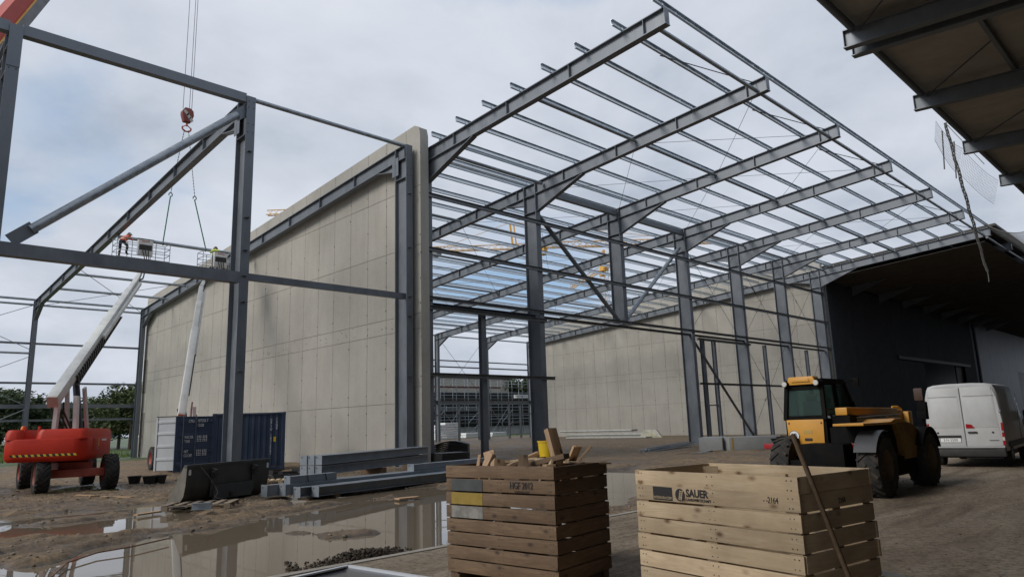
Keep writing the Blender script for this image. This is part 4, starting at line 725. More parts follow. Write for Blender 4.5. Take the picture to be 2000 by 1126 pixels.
# ================================================================ BOOM LIFTS
STRIPE_Y = mat('hazard_yellow', (.62, .42, .03), None)
def lift(label, base, chassis_rz, bdir, pivot, elbow, bend, basket_c, basket_rz, basket_w):
    """base: ground point, bdir: horizontal boom heading, pivot -> elbow -> bend -> basket are world points"""
    Lf = thing('boom_lift', label, 'boom lift', base, chassis_rz)
    for sx in (-1, 1):
        for sy in (-1, 1): wheel(Lf, (sx*.98, sy*1.78, .56), .56, .40, 20, mat('dusty_rim', (.42, .16, .11), (.5, .22, .16), 4, .7) if (sx, sy) == (-1, -1) and len(ROOT) else REDD, axis='x')
    part('chassis', MB().box((0, 0, .72), (1.0, 3.2, .42)).box((0, -.2, .52), (1.3, 1.9, .2)), REDD, Lf, bevel=.03)
    for sy in (-1, 1): part('axle', MB().box((0, sy*1.78, .58), (1.6, .3, .26)), REDD, Lf, bevel=.03)
    wp = lambda n, mb, m, par=Lf, **k: part(n, mb, m, par, world=True, **k)
    c = Vector(base); f = Vector((bdir[0], bdir[1], 0)).normalized(); s = Vector((-f.y, f.x, 0)); B = Matrix(((f.x, s.x, 0), (f.y, s.y, 0), (0, 0, 1)))
    def tr(mb): mb.v = [tuple(c + B @ Vector(p)) for p in mb.v]; return mb
    wp('turntable_ring', tr(MB().lathe([(.75, .92), (.75, 1.1)], n=24)), DARK)
    low = [rring(-.8, 0, 3.2, 2.2, 1.0, .3), rring(-.8, 0, 3.35, 2.34, 1.07, .38), rring(-.8, 0, 3.4, 2.4, 1.14, .4), rring(-.8, 0, 3.4, 2.4, 1.68, .4), rring(-.8, 0, 3.36, 2.36, 1.72, .38)]
    tb = wp('turntable', tr(MB().loft(low)), RED)
    for cy, ly in ((.91, .52), (-.45, 1.46)): wp('side_cover', tr(MB().loft([rring(-.8, cy, 3.36, ly, 1.70, .18), rring(-.8, cy, 3.3, ly-.03, 1.92, .2), rring(-.8, cy, 3.16, ly-.12, 2.02, .2)])), RED, tb)
    for k, sy in enumerate((-.2, .2)): wp('lifting_lug', tr(MB().prism([(-2.3, sy+.45, 1.7), (-2.2, sy+.45, 2.12), (-2.1, sy+.45, 2.12), (-2.0, sy+.45, 1.7)], (0, .06, 0))), RED, tb)
    hz_ = MB(); hy = MB()
    for k in range(22):
        y0 = -.95+1.86*k/22; (hz_ if k % 2 else hy).prism([(-2.502, y0, 1.17), (-2.502, y0+.081, 1.17), (-2.502, y0+.121, 1.24), (-2.502, y0+.04, 1.24)], (-.004, 0, 0))
    a1 = wp('hazard_stripe_black', tr(hz_), INK, tb); a2 = wp('hazard_stripe_yellow', tr(hy), STRIPE_Y, tb); a1['kind'] = 'stuff'; a2['kind'] = 'stuff'
    wp('cover_door', tr(MB().box((-1.4, -1.205, 1.5), (.7, .012, .42))), RED, tb, bevel=.005); wp('sticker', tr(MB().box((-1.1, -1.212, 1.56), (.07, .006, .26))), STRIPE_Y, tb)
    wp('label_script', tr(MB().box((-.4, -1.206, 1.63), (.6, .006, .06))), LETTER, tb); wp('beacon', tr(MB().lathe([(.07, 2.05), (.07, 2.12), (.03, 2.17)], (-2.1, .75, -.03), n=10)), ORANGE, tb)
    # upright frame carrying the boom
    pv, el, bd = Vector(pivot), Vector(elbow), Vector(bend)
    pl = B.transposed() @ (pv-c)
    for sy in (-.34, .34):
        wp('upright', tr(MB().beam((pl.x+.15, sy, 1.5), (pl.x+.1, sy*.8, pl.z-.05), .12, .28, up=(1, 0, 0))), BWHITE)
        wp('upright', tr(MB().beam((pl.x+1.7, sy, 1.5), (pl.x+.95, sy*.8, pl.z+.28), .08, .26, up=(1, 0, 0))), mat('dusty_white_paint', (.40, .37, .34), (.5, .47, .44), 3, .6))
    d = (el-pv).normalized(); tail = pv-d*.55; upv = d.cross(s).normalized(); upv = upv if upv.z > 0 else -upv
    bo = wp('boom', MB().beam(tail, pv+(el-pv)*.62, .34, .40, up=upv), BWHITE, bevel=.03)
    wp('boom_end_plate', MB().beam(tail-d*.05, tail-d*.003, .32, .38, up=upv), mat('primer_pink', (.42, .30, .25), (.5, .40, .34), 3, .6), bo)
    wp('boom_section', MB().beam(pv+(el-pv)*.62, pv+(el-pv)*.86, .27, .32, up=upv), BWHITE, bo, bevel=.02); wp('boom_section', MB().beam(pv+(el-pv)*.86, el, .22, .26, up=upv), BWHITE, bo, bevel=.02)
    r_ = -s*.22 if True else s; tray = MB(); n = 26
    for k in range(n):
        q = pv+(el-pv)*(.12+.50*k/n); tray.beam(q+r_-upv*.30, q+r_-upv*.02, .06, .12, up=d)
    tray.beam(pv+(el-pv)*.10+r_-upv*.32, pv+(el-pv)*.64+r_-upv*.32, .10, .04, up=upv); wp('cable_tray', tray, DARK, bo)
    wp('fly_tube', MB().beam(pv+(el-pv)*.40+r_-upv*.05, pv+(el-pv)*.97+r_-upv*.1, .12, .16, up=upv), BWHITE, bo)
    wp('lift_cylinder', MB().tube(c+B@Vector((pl.x+1.9, 0, 1.75)), pv+d*2.2-upv*.2, .12, 12).tube(pv+d*2.2-upv*.2, pv+d*3.0-upv*.3, .05, 8), mat('cylinder_navy', (.02, .025, .04), None, 1, .4), bo)
    hs = MB()
    for k in range(4): hs.path([pv+s*(.2-.12*k)-upv*.3, pv+s*(.2-.12*k)+Vector((0, 0, -.7))+d*.3, c+B@Vector((pl.x+.6, .2-.12*k, 1.8))], .03, 6)
    wp('hose', hs, DARK, bo)
    wp('jib', MB().beam(el, bd, .2, .26, up=upv if abs((bd-el).normalized().z) < .9 else f), BWHITE, bo, bevel=.02)
    hs = MB().path([el+r_*.5, el+r_*.9+d*.4-Vector((0, 0, .1)), el+r_*.8+d*.9, bd+r_*.4], .035, 6).path([el+r_*.7-d*.3, el+r_*1.1+d*.3, bd+r_*.7], .03, 6); wp('hose', hs, DARK, bo)
    # platform
    bc = Vector(basket_c); bx = Vector((math.cos(basket_rz), math.sin(basket_rz), 0)); by = Vector((-bx.y, bx.x, 0)); M = Matrix(((bx.x, by.x, 0, bc.x), (bx.y, by.y, 0, bc.y), (0, 0, 1, bc.z), (0, 0, 0, 1)))
    def tb2(mb): mb.v = [tuple(M @ Vector(p)) for p in mb.v]; return mb
    w, dp = basket_w/2, .45
    pf = wp('platform', tb2(MB().box((0, 0, 0), (2*w, 2*dp, .06))), mat('platform_grey', (.22, .22, .21), (.3, .3, .29), 6, .6))
    rl = MB()
    for z in (.4, .75, 1.1): rl.path([Vector(p) for p in ((-w, -dp, z), (w, -dp, z), (w, dp, z), (-w, dp, z), (-w, -dp, z))], .019, 6)
    for x in (-w, -w*.45, w*.45, w):
        for y in (-dp, dp): rl.tube((x, y, .03), (x, y, 1.1), .019, 6)
    wp('guard_rail', tb2(rl), ZINC, pf)
    cb = wp('control_box', tb2(MB().box((.0, -dp-.14, .62), (.78, .22, .92))), BWHITE, pf, bevel=.02); wp('black_panel', tb2(MB().box((0, -dp-.26, .62), (.66, .02, .30))), DARK, cb)
    tx = MB()
    for k in range(6): tx.box((-.18+.07*k, -dp-.255, .97), (.05, .008, .05))
    wp('red_script', tb2(tx), RED, cb); wp('lid', tb2(MB().box((0, -dp-.14, 1.1), (.84, .26, .035))), DARK, cb)
    hs = MB()
    for k in range(3): hs.path([M@Vector((-.15+.15*k, -dp-.27, .45)), M@Vector((-.1+.12*k, -dp-.4, .1)), M@Vector((.05+.1*k, -dp-.3, -.35)), bd], .025, 6)
    wp('hose', tb2(MB()) if False else hs, DARK, pf)
    return Lf
TUBE_Y, TUBE_Z = 43.3, 13.02
pvA = PL(112, 770, 1, 28.6); elA = PL(268, 545, 1, 39.6); bkA = Vector((11.9, 42.1, 11.45))
lift('red boom lift with raised white boom and hazard stripes in front of the meadow', (6.3, 29.05, .03), math.radians(-3), (6, 11.5), pvA, elA, PL(278, 520, 1, 41.2), bkA, .0, 2.75)
pvB = PL(357, 792, 1, 37.2); elB = PL(393, 560, 1, 40.6)
lift('red boom lift mostly hidden behind the blue container', (13.3, 37.6, .03), math.radians(-4), (1.0, 5.4), pvB, elB, PL(400, 548, 1, 41.2), (16.1, 42.1, 11.35), .0, 1.9)
# ================================================================ TUBE, SLINGS, HOOK AND CRANE
tb_ = thing('steel_tube', 'galvanised tie tube hanging in two green slings', 'steel tube', (10.9, TUBE_Y, TUBE_Z))
tl, trr = PL(232, 462, 1, TUBE_Y), PL(474, 498, 1, TUBE_Y)
part('tube', MB().tube(tl, trr, .10, 14), ZINC, tb_, world=True); part('end_plate', MB().box(tl, (.02, .3, .3)), STEEL, tb_, world=True); part('end_plate', MB().box(trr, (.02, .3, .3)), STEEL, tb_, world=True)
on = lambda px: tl+(trr-tl)*((px-232)/(474-232))
hk = PL(366, 226, 1, TUBE_Y); SLING = mat('green_sling', (.03, .16, .09), (.05, .22, .13), 8, .8)
for a, kx, lab in ((on(312), PL(333, 383, 1, TUBE_Y), 'left green lifting sling under the crane hook'), (on(395), PL(380, 390, 1, TUBE_Y), 'right green lifting sling under the crane hook')):
    sgp = thing('lifting_sling', lab, 'sling', a); k = Vector(kx)
    part('webbing', MB().path([k, a+Vector((0, 0, .12)), a+Vector((0, -.12, 0)), a+Vector((0, 0, -.12)), a+Vector((0, .12, 0)), a+Vector((0, 0, .12))], .035, 6), SLING, sgp, world=True)
    part('hook', MB().path([k+Vector((.1*math.cos(t), 0, .1+.12*math.sin(t))) for t in [x*.6 for x in range(-3, 7)]], .03, 6), WIRE, sgp, world=True)
    top = hk+Vector((.12 if a.x > hk.x else -.12, 0, -.95)); n = 44; ch = MB()
    for i in range(n):
        q = top+(k+Vector((0, 0, .2))-top)*(i/n); ch.tube(q, q+(k-top)*(.75/n), .028 if i % 2 else .016, 5)
    part('chain', ch, WIRE, sgp, world=True)
hb = thing('hook_block', 'red and white striped crane hook block hanging on ropes', 'hook block', hk)
hbm = part('sheave_case', MB().prism([(-.22, -.2, -.45), (.2, -.2, -.45), (.34, -.2, .0), (.3, -.2, .3), (.12, -.2, .45), (-.2, -.2, .45), (-.36, -.2, .2), (-.36, -.2, 0)], (0, .4, 0)), mat('hook_red', (.16, .03, .025), (.22, .05, .04), 3, .6), hb, bevel=.03)
for k in range(3): part('white_stripe', MB().prism([(-.32+.18*k, -.21, .12-.2*k+.05), (-.2+.18*k, -.21, .26-.2*k+.05), (.04+.14*k, -.21, .05-.2*k), (-.06+.12*k, -.21, -.1-.2*k)], (0, .008, 0)), mat('dull_white_stripe', (.45, .42, .38), None), hbm)
part('swivel', MB().tube((0, 0, -.45), (0, 0, -.7), .06, 8), REDD, hb)
part('hook', MB().path([Vector((.26*math.cos(t), 0, -.86+.2*math.sin(t))) for t in [math.pi*(.85+1.3*i/12) for i in range(13)]], .05, 8).path([Vector((0, 0, -.62)), Vector((-.24, 0, -.8))], .03).path([Vector((0, 0, -.62)), Vector((.24, 0, -.8))], .03), REDD, hb)
TIP = Vector((hk.x, hk.y, 46.0)); 
for dx in (-.28, .1, .24): part('rope', MB().tube((dx, .0, .4), (dx*.9, .1, TIP.z-hk.z-.3), .018, 5), WIRE, hb)
# mobile crane standing outside the picture to the left; only its telescopic boom crosses the corner
pa = PL(14, 30, 1, 35.0); dirb = (pa-TIP).normalized(); foot = TIP+dirb*((TIP.z-3.0)/-dirb.z)
cr_ = thing('mobile_crane', 'mobile crane whose red and grey telescopic boom crosses the upper left corner', 'crane', (foot.x, foot.y, 0), math.atan2(-dirb.y, -dirb.x))
u_ = -dirb; lenb = (TIP-foot).length
GREYB = mat('boom_grey_paint', (.14, .14, .14), (.2, .2, .2), 2, .5); CRED = mat('crane_red_paint', (.36, .045, .03), (.42, .06, .04), 2, .5)
bmn = part('boom', MB().beam(foot, foot+u_*lenb*.72, .55, .62), CRED, cr_, world=True); sv = u_.cross(Vector((0, 0, 1))).normalized(); wv = sv.cross(u_)
part('boom_underside', MB().beam(foot-wv*.56, foot+u_*lenb*.72-wv*.56, .5, .5), GREYB, bmn, world=True); part('boom_stripe', MB().beam(foot-wv*.32+sv*.02, foot+u_*lenb*.72-wv*.32+sv*.02, .60, .06), CRANEY, bmn, world=True)
part('boom_section', MB().beam(foot+u_*lenb*.72, TIP, .55, .7), GREYB, bmn, world=True)
part('carrier', MB().box((-1, 0, 1.3), (12, 2.6, 1.0)).box((4.6, 0, 2.2), (2, 2.5, 1.4)), CRANEY, cr_, bevel=.05); part('upper_cab', MB().box((.2, 1.0, 2.9), (1.8, 1.0, 1.6)), CRANEY, cr_, bevel=.08); part('counterweight', MB().box((-3.4, 0, 2.6), (1.4, 2.6, 1.4)), GREYB, cr_, bevel=.05)
for x in (-5.5, -3.9, 2.2, 3.8):
    for y in (-1.1, 1.1): wheel(cr_, (x, y, .68), .68, .4, 0, GREYB)
# ================================================================ PEOPLE
def person(label, base, rz, J, top_m, leg_m, vis_m, skin_h=None, helmet=None):
    p = thing('person', label, 'person', base, rz)
    bm = bmesh.new(); lay = bm.verts.layers.skin.verify(); V_ = {}
    for k, (co, r) in J['v'].items(): v = bm.verts.new(co); v[lay].radius = r if isinstance(r, tuple) else (r, r); V_[k] = v
    for a, b_ in J['e']: bm.edges.new((V_[a], V_[b_]))
    bm.verts.ensure_lookup_table(); V_['pelvis'][lay].use_root = True
    me = bpy.data.meshes.new('body'); bm.to_mesh(me); bm.free(); o = bpy.data.objects.new('body', me); COL.objects.link(o)
    o.modifiers.new('skin', 'SKIN').use_smooth_shade = True; o.modifiers.new('sub', 'SUBSURF').levels = 2
    dg = bpy.context.evaluated_depsgraph_get(); m2 = bpy.data.meshes.new_from_object(o.evaluated_get(dg)); bpy.data.objects.remove(o)
    for m_ in (top_m, leg_m, SKIN_M, BOOT, vis_m): m2.materials.append(m_)
    hd_ = Vector(J['v']['head'][0]); pel = Vector(J['v']['pelvis'][0]); hands = [Vector(J['v'][k][0]) for k in ('handL', 'handR')]; feet = [(Vector(J['v'][a][0]), Vector(J['v'][b_][0])) for a, b_ in (('ankL', 'toeL'), ('ankR', 'toeR'))]; knees = [Vector(J['v'][k][0]) for k in ('kneeL', 'kneeR')]
    chest = Vector(J['v']['chest'][0]); axis = (chest-pel).normalized()
    for f in m2.polygons:
        c = f.center; mi = 0
        if min((c-h).length for h in hands) < .11: mi = 2
        elif min(min((c-a).length, (c-b_).length) for a, b_ in feet) < .14: mi = 3
        elif (c-hd_).length < .17: mi = 2
        elif (c-pel).dot(axis) < .03 and min((c-k).length for k in hands) > .12:
            mi = 1
            if .10 < min((c-(k*.62+a*.38)).length for k, (a, _) in zip(knees, feet)) < .135: mi = 4
        elif abs((c-pel).dot(axis)-.14) < .025 or abs((c-pel).dot(axis)-.30) < .025: mi = 4
        f.material_index = mi
    b = bpy.data.objects.new('body', m2); COL.objects.link(b); b.parent = p; ROOT[b] = ROOT[p]
    hm = MB(); d = J.get('up', Vector((0, 0, 1)))
    rings = []
    for k in range(6):
        a = math.pi/2*k/5; rings.append([hd_+Vector((0, 0, .02+.135*math.sin(a)))+Vector((.125*math.cos(a)*math.cos(t)+.01, .115*math.cos(a)*math.sin(t), 0)) for t in [2*math.pi*i/14 for i in range(14)]])
    part('helmet', hm.loft(rings).lathe([(.16, .015), (.12, .03)], hd_+Vector((.02, 0, 0)), n=14), helmet or WHITE, p)
    fc = MB()
    fwd = Vector((1, 0, 0))
    fc.box(hd_+Vector((.105, 0, -.03)), (.04, .03, .05)).box(hd_+Vector((.095, 0, -.085)), (.02, .06, .012))
    for s in (-1, 1): fc.box(hd_+Vector((-.0, s*.095, -.02)), (.04, .02, .06))
    part('face_features', fc, SKIN_M, p, bevel=.006); part('eye', MB().box(hd_+Vector((.1, .035, .0)), (.012, .022, .012)), INK, p); part('eye', MB().box(hd_+Vector((.1, -.035, .0)), (.012, .022, .012)), INK, p)
    # five fingers to each hand
    for h, e in (('handL', 'elbL'), ('handR', 'elbR')):
        hp0 = Vector(J['v'][h][0]); dr = (hp0-Vector(J['v'][e][0])).normalized(); sd_ = dr.cross(Vector((0, 0, 1))); sd_ = sd_.normalized() if sd_.length > .1 else Vector((0, 1, 0)); cu = dr.cross(sd_).normalized(); cu = cu if cu.z < 0 else -cu
        fm = MB()
        for k, ln in enumerate((.07, .08, .075, .06)):
            b0 = hp0+dr*.035+sd_*(.024*(k-1.5)); b1 = b0+dr*ln*.6+cu*.01; b2 = b1+(dr*.35+cu*.9).normalized()*ln*.55; fm.tube(b0, b1, .011, 6, .010).tube(b1, b2, .010, 6, .008)
        t0 = hp0+sd_*.035; t1 = t0+(sd_+dr).normalized()*.04; fm.tube(t0, t1, .013, 6, .011).tube(t1, t1+(dr+cu).normalized()*.035, .011, 6, .009)
        part('fingers', fm, SKIN_M, p)
    return p
SKIN_M = mat('skin', (.42, .24, .17), None, 1, .6); BOOT = mat('black_boot', (.015, .014, .013), None, 1, .6)
HIVO = mat('orange_hi_vis', (.72, .10, .02), (.80, .14, .03), 8, .8); NAVY = mat('dark_work_trousers', (.018, .02, .028), (.03, .032, .04), 10, .9); REFL = mat('reflective_band', (.55, .55, .53), None, 1, .5); HIVY = mat('yellow_hi_vis', (.50, .60, .06), (.58, .66, .1), 8, .8); DKC = mat('dark_jacket', (.02, .022, .025), None, 1, .9)
EDG = [('pelvis', 'waist'), ('waist', 'chest'), ('chest', 'neck'), ('neck', 'head'), ('chest', 'shL'), ('shL', 'elbL'), ('elbL', 'handL'), ('chest', 'shR'), ('shR', 'elbR'), ('elbR', 'handR'), ('pelvis', 'hipL'), ('hipL', 'kneeL'), ('kneeL', 'ankL'), ('ankL', 'toeL'), ('pelvis', 'hipR'), ('hipR', 'kneeR'), ('kneeR', 'ankR'), ('ankR', 'toeR')]
def joints(**o):
    v = dict(pelvis=((0, 0, .95), (.15, .13)), waist=((.02, 0, 1.1), (.14, .115)), chest=((.05, 0, 1.32), (.165, .13)), neck=((.07, 0, 1.5), .06), head=((.1, 0, 1.63), (.10, .115)),
             shL=((.05, .19, 1.42), .07), elbL=((.12, .27, 1.16), .055), handL=((.36, .22, 1.2), .038), shR=((.05, -.19, 1.42), .07), elbR=((.12, -.27, 1.16), .055), handR=((.36, -.22, 1.2), .038),
             hipL=((0, .1, .9), .1), kneeL=((.03, .12, .5), .075), ankL=((0, .13, .09), .055), toeL=((.18, .14, .05), .05), hipR=((0, -.1, .9), .1), kneeR=((.03, -.12, .5), .075), ankR=((0, -.13, .09), .055), toeR=((.18, -.14, .05), .05))
    v.update(o); return {'v': v, 'e': EDG}
# worker bending over the tube, one knee raised on the rail
Ja = joints(waist=((.08, 0, 1.08), (.14, .12)), chest=((.28, 0, 1.24), (.165, .14)), neck=((.42, 0, 1.34), .06), head=((.53, 0, 1.42), (.10, .115)), shL=((.30, .19, 1.28), .075), elbL=((.45, .27, 1.08), .058), handL=((.66, .16, 1.20), .04), shR=((.30, -.19, 1.28), .075), elbR=((.46, -.26, 1.08), .058), handR=((.66, -.14, 1.18), .04),
            kneeR=((.30, -.13, .72), .08), ankR=((.22, -.13, .30), .058), toeR=((.40, -.13, .26), .05))
person('worker in orange jacket and dark trousers bending over the tube on the left lift platform', (bkA.x-1.05, bkA.y-.05, bkA.z+.035), math.radians(35), Ja, HIVO, NAVY, REFL)
Jb = joints(waist=((.07, 0, 1.08), (.14, .12)), chest=((.22, 0, 1.27), (.165, .14)), neck=((.33, 0, 1.40), .06), head=((.42, 0, 1.50), (.10, .115)), shL=((.22, .19, 1.34), .075), elbL=((.36, .28, 1.2), .058), handL=((.58, .24, 1.36), .04), shR=((.22, -.19, 1.34), .075), elbR=((.36, -.28, 1.2), .058), handR=((.56, -.2, 1.36), .04))
person('worker in yellow safety vest and dark clothes on the right lift platform', (16.05, 42.15, 11.39), math.radians(70), Jb, HIVY, DKC, DKC, helmet=mat('dark_helmet', (.16, .08, .05), None))
# ================================================================ CONTAINER
cp0 = DP(410, 925, 30.7); cex = Vector((.90, -.436, 0)).normalized()
NAVYB = mat('container_navy_paint', (.024, .042, .08), (.04, .06, .105), 1.3, .5, rvar=.1)
Ct = thing('shipping_container', 'small navy blue shipping container with its doors open beside the concrete wall', 'container', (cp0.x, cp0.y, .06), math.atan2(cex.y, cex.x))
CLn, CW, CH = 3.1, 2.44, 2.55
for x, y in ((0, 0), (CLn, 0), (0, CW), (CLn, CW)):
    part('corner_post', MB().box((x+(.07 if x == 0 else -.07), y+(.07 if y == 0 else -.07), CH/2), (.14, .14, CH)), NAVYB, Ct)
    for z in (.06, CH-.06): part('corner_casting', MB().box((x+(.08 if x == 0 else -.08), y+(.08 if y == 0 else -.08), z), (.178, .178, .125)), NAVYB, Ct, bevel=.012)
for y in (.05, CW-.05):
    for z in (.08, CH-.05): part('side_rail', MB().box((CLn/2, y, z), (CLn-.3, .1, .12 if z < 1 else .07)), NAVYB, Ct)
def corr(n, L_, Hh, dep):
    pts = []; st = L_/n
    for k in range(n): pts += [(k*st, 0), (k*st+st*.3, 0), (k*st+st*.45, dep), (k*st+st*.85, dep)]
    pts.append((L_, 0)); m = MB(); b0 = [Vector((x, y, 0)) for x, y in pts]; m.add(b0+[p+Vector((0, 0, Hh)) for p in b0], [(i, i+1, len(pts)+i+1, len(pts)+i) for i in range(len(pts)-1)]); return m
wl = corr(11, CLn-.28, CH-.2, .045)
for y, nm in ((.035, 'side_wall'), (CW-.08, 'side_wall')):
    m = MB().add([Vector((p[0]+.14, p[1]+y, p[2]+.12)) for p in wl.v], wl.f); part(nm, m, NAVYB, Ct, smooth=False)
part('roof', MB().box((CLn/2, CW/2, CH-.02), (CLn-.1, CW-.1, .03)), NAVYB, Ct); part('end_wall', MB().box((CLn-.08, CW/2, CH/2), (.04, CW-.25, CH-.2)), NAVYB, Ct); part('floor', MB().box((CLn/2, CW/2, .15), (CLn-.1, CW-.1, .05)), OLDW, Ct)
# near door leaf swung open, its outer face with the codes towards the viewer
q0 = ROOT[Ct].inverted() @ DP(337, 936, 29.7); q0.z = 0; e_ = q0.normalized(); DL = q0.length; nrm = Vector((e_.y, -e_.x, 0)); nrm = nrm if nrm.y < 0 else -nrm
Dm = frameM((0, 0, 0), -e_, nrm)   # x from leaf tip side to hinge? local x = towards hinge
base_ = e_*DL
def dloc(x, z, off=0.0): return base_-e_*x+Vector((0, 0, z))+nrm*off
dn = MB().prism([dloc(.0, .10), dloc(DL+.03, .10), dloc(DL+.03, CH-.1), dloc(0, CH-.1)], -nrm*.05)
df = part('door_leaf', dn, NAVYB, Ct)
for z in (.32, .93, 1.55, 2.15): part('door_rib', MB().prism([dloc(.08, z, .0), dloc(DL-.14, z, .0), dloc(DL-.14, z+.2, .0), dloc(.08, z+.2, .0)], nrm*.018), NAVYB, df, bevel=.008)
for x in (DL*.20, DL*.54): part('lock_rod', MB().tube(dloc(x, .03, .045), dloc(x, CH-.03, .045), .021, 8), mat('rod_grey', (.10, .12, .15), None, 1, .5), df); 
for x in (DL*.20, DL*.54):
    for z in (.25, .75, 1.25, 2.3): part('rod_bracket', MB().box(dloc(x, z, .035), (.07, .07, .08)), NAVYB, df)
for z in (.3, .95, 1.6, 2.25): part('hinge', MB().box(dloc(DL-.05, z, .02), (.12, .06, .09)), NAVYB, df)
TM = lambda x, z: frameM(dloc(x, z, .024), -e_, nrm)
text('code_text', 'CPIU', .18, LETTER, df, TM(DL*.34, 2.24), .001, 'LEFT', .62); text('code_text', '187256 7', .18, LETTER, df, TM(DL*.58, 2.26), .001, 'LEFT', .66); text('code_text', '12GB', .18, LETTER, df, TM(DL*.58, 2.06), .001, 'LEFT', .66)
text('code_text', 'MAX.GR.\nTARE', .17, LETTER, df, TM(DL*.25, 1.47), .001, 'LEFT', .55); text('code_text', 'NET\nCU.CAP.', .17, LETTER, df, TM(DL*.25, .87), .001, 'LEFT', .55)
for z0 in (1.60, 1.00):
    fg = MB()
    for r in range(4):
        for k in range(6): fg.box(dloc(DL*.60+.07*k+(.03 if k > 2 else 0), z0-.07*r, .022), (.035, .012, .035))
    o = part('small_print', fg, LETTER, df); o['kind'] = 'stuff'
# far door leaf: pale grey inner face
g0 = ROOT[Ct].inverted() @ DP(300, 934, 31.5); g1 = ROOT[Ct].inverted() @ DP(345, 934, 31.2); g0.z = g1.z = 0; ge = (g1-g0).normalized(); gn = Vector((ge.y, -ge.x, 0)); gn = gn if gn.y < 0 else -gn; GL = (g1-g0).length+.2
LGREY = mat('pale_grey_paint', (.36, .38, .40), (.42, .44, .46), 2, .5)
gl = lambda x, z, off=0.0: g0+ge*x+Vector((0, 0, z))+gn*off
gd = part('door_leaf', MB().prism([gl(0, .12), gl(GL, .12), gl(GL, CH-.1), gl(0, CH-.1)], -gn*.05), LGREY, Ct)
for z in (.55, 1.12, 1.68, 2.2): part('door_rib', MB().prism([gl(.09, z), gl(GL-.03, z), gl(GL-.03, z+.13), gl(.09, z+.13)], gn*.03), LGREY, gd, bevel=.012)
part('door_edge', MB().prism([gl(-.02, .1), gl(.07, .1), gl(.07, CH-.08), gl(-.02, CH-.08)], gn*.035), LGREY, gd); part('door_seal', MB().prism([gl(-.02, CH-.078), gl(GL, CH-.078), gl(GL, CH-.03), gl(-.02, CH-.03)], gn*.02), DARK, gd)
# vertical code on the long side
for txt, x, z in (('CPIU 1872567', CLn-.62, 2.2), ('12GB', CLn-.38, 2.25)):
    for k, chx in enumerate(txt):
        if chx != ' ': text('code_text', chx, .15, LETTER, Ct, frameM((x, .030, z-.135*k), (1, 0, 0), (0, -1, 0)), .001, 'CENTER', .8)
part('warning_sticker', MB().box((CLn-.45, .030, 1.35), (.11, .006, .22)), STRIPE_Y, Ct)
# ================================================================ LOADER BUCKET, PALLETS, BITS
bl, br = G(360, 992, .02), G(523, 966, .02); be = (br-bl); BLn = be.length; Bk = thing('loader_bucket', 'dark steel loader bucket lying on the mud in front of the container', 'bucket', (bl.x, bl.y, .0), math.atan2(be.y, be.x))
BST = mat('worn_bucket_steel', (.04, .041, .04), (.075, .074, .07), 2.2, .55, .2, rvar=.12)
prof = [(-.02+0, .98), (0.0, .55), (.05, .28), (.18, .10), (.34, .03), (.58, .02)]
def shell(th): return [(0, y, z) for y, z in prof] + [(0, y+th*.6+.01, z+th) for y, z in prof[::-1]]
part('shell', MB().prism(shell(.03), (BLn, 0, 0)), BST, Bk)
for x in (0.0, BLn-.03): part('side_plate', MB().prism([(x-.004 if x == 0 else x+.004, y, z) for y, z in prof]+[(x, .48, .30), (x, .26, .65), (x, .08, .99)], (.03, 0, 0)), mat('rubbed_bucket_steel', (.12, .11, .09), (.2, .185, .16), 3, .55, .3) if x == 0 else BST, Bk)
part('cutting_edge', MB().box((BLn/2, .64, .03), (BLn+.06, .2, .035)), ZINC, Bk); part('top_rim', MB().box((BLn/2, .01, .99), (BLn+.04, .09, .06)), BST, Bk)
for x in (BLn*.28, BLn*.78):
    h_ = part('hook_bracket', MB().prism([(x-.05, -.02, .90), (x-.05, -.16, .86), (x-.05, -.12, .72), (x-.05, -.04, .66), (x-.05, .0, .2)], (.1, 0, 0)), BST, Bk); part('hook_pin', MB().tube((x-.1, -.09, .80), (x+.1, -.09, .80), .03, 8), BST, h_)
part('back_panel', MB().box((BLn*.53, -.02, .30), (BLn*.46, .03, .36)), BST, Bk); part('lock_slot', MB().box((BLn*.5, -.04, .20), (.10, .03, .12)), INK, Bk)
for x in (.10, BLn-.07): part('white_label', MB().box((x, -.014, .84), (.07, .012, .13)), LETTER, Bk)
part('cable', MB().path([Vector((.4, -.02, .98)), Vector((.62, -.1, .72)), Vector((.85, -.14, .42)), Vector((.86, -.2, .30)), Vector((.7, -.25, .2)), Vector((.9, -.4, .12))], .012, 6), mat('grey_cable', (.12, .11, .1), None), Bk)
def pallet(label, c, rz, lx=1.2, ly=.8, m_=None, tilt=0.0):
    p = thing('pallet', label, 'pallet', c, rz); m_ = m_ or wood('pallet_wood', (.30, .245, .18), (.22, .17, .12), (.1, .07, .05)); n = 6
    bme = MB().box((0, 0, 0), (ly, .13, .02)).mesh('top_board', m_, bevel=.002)
    for k in range(n): inst('top_board', bme, p, (-lx/2+.07+k*(lx-.14)/(n-1), 0, .125), (0, 0, math.pi/2+random.uniform(-.02, .02)))
    for y in (-ly/2+.05, 0, ly/2-.05):
        part('stringer', MB().box((0, y, .105), (lx, .1, .02)), m_, p)
        for x in (-lx/2+.07, 0, lx/2-.07): part('block', MB().box((x, y, .055), (.14, .1, .08)), m_, p)
    return p
pc = (G(350, 998)+G(458, 994))/2; pallet('grey weathered pallet lying in front of the loader bucket', (pc.x, pc.y+.35, .03), math.radians(-35), 1.5, .95)
zs_ = G(395, 992, .17); single('channel_offcut', MB().chan(zs_+Vector((-.18, .12, .05)), zs_+Vector((.16, -.1, .05)), .14, .1, .006, flip=1), ZINC, 'short bent zinc channel lying on the grey pallet', 'metal offcut')
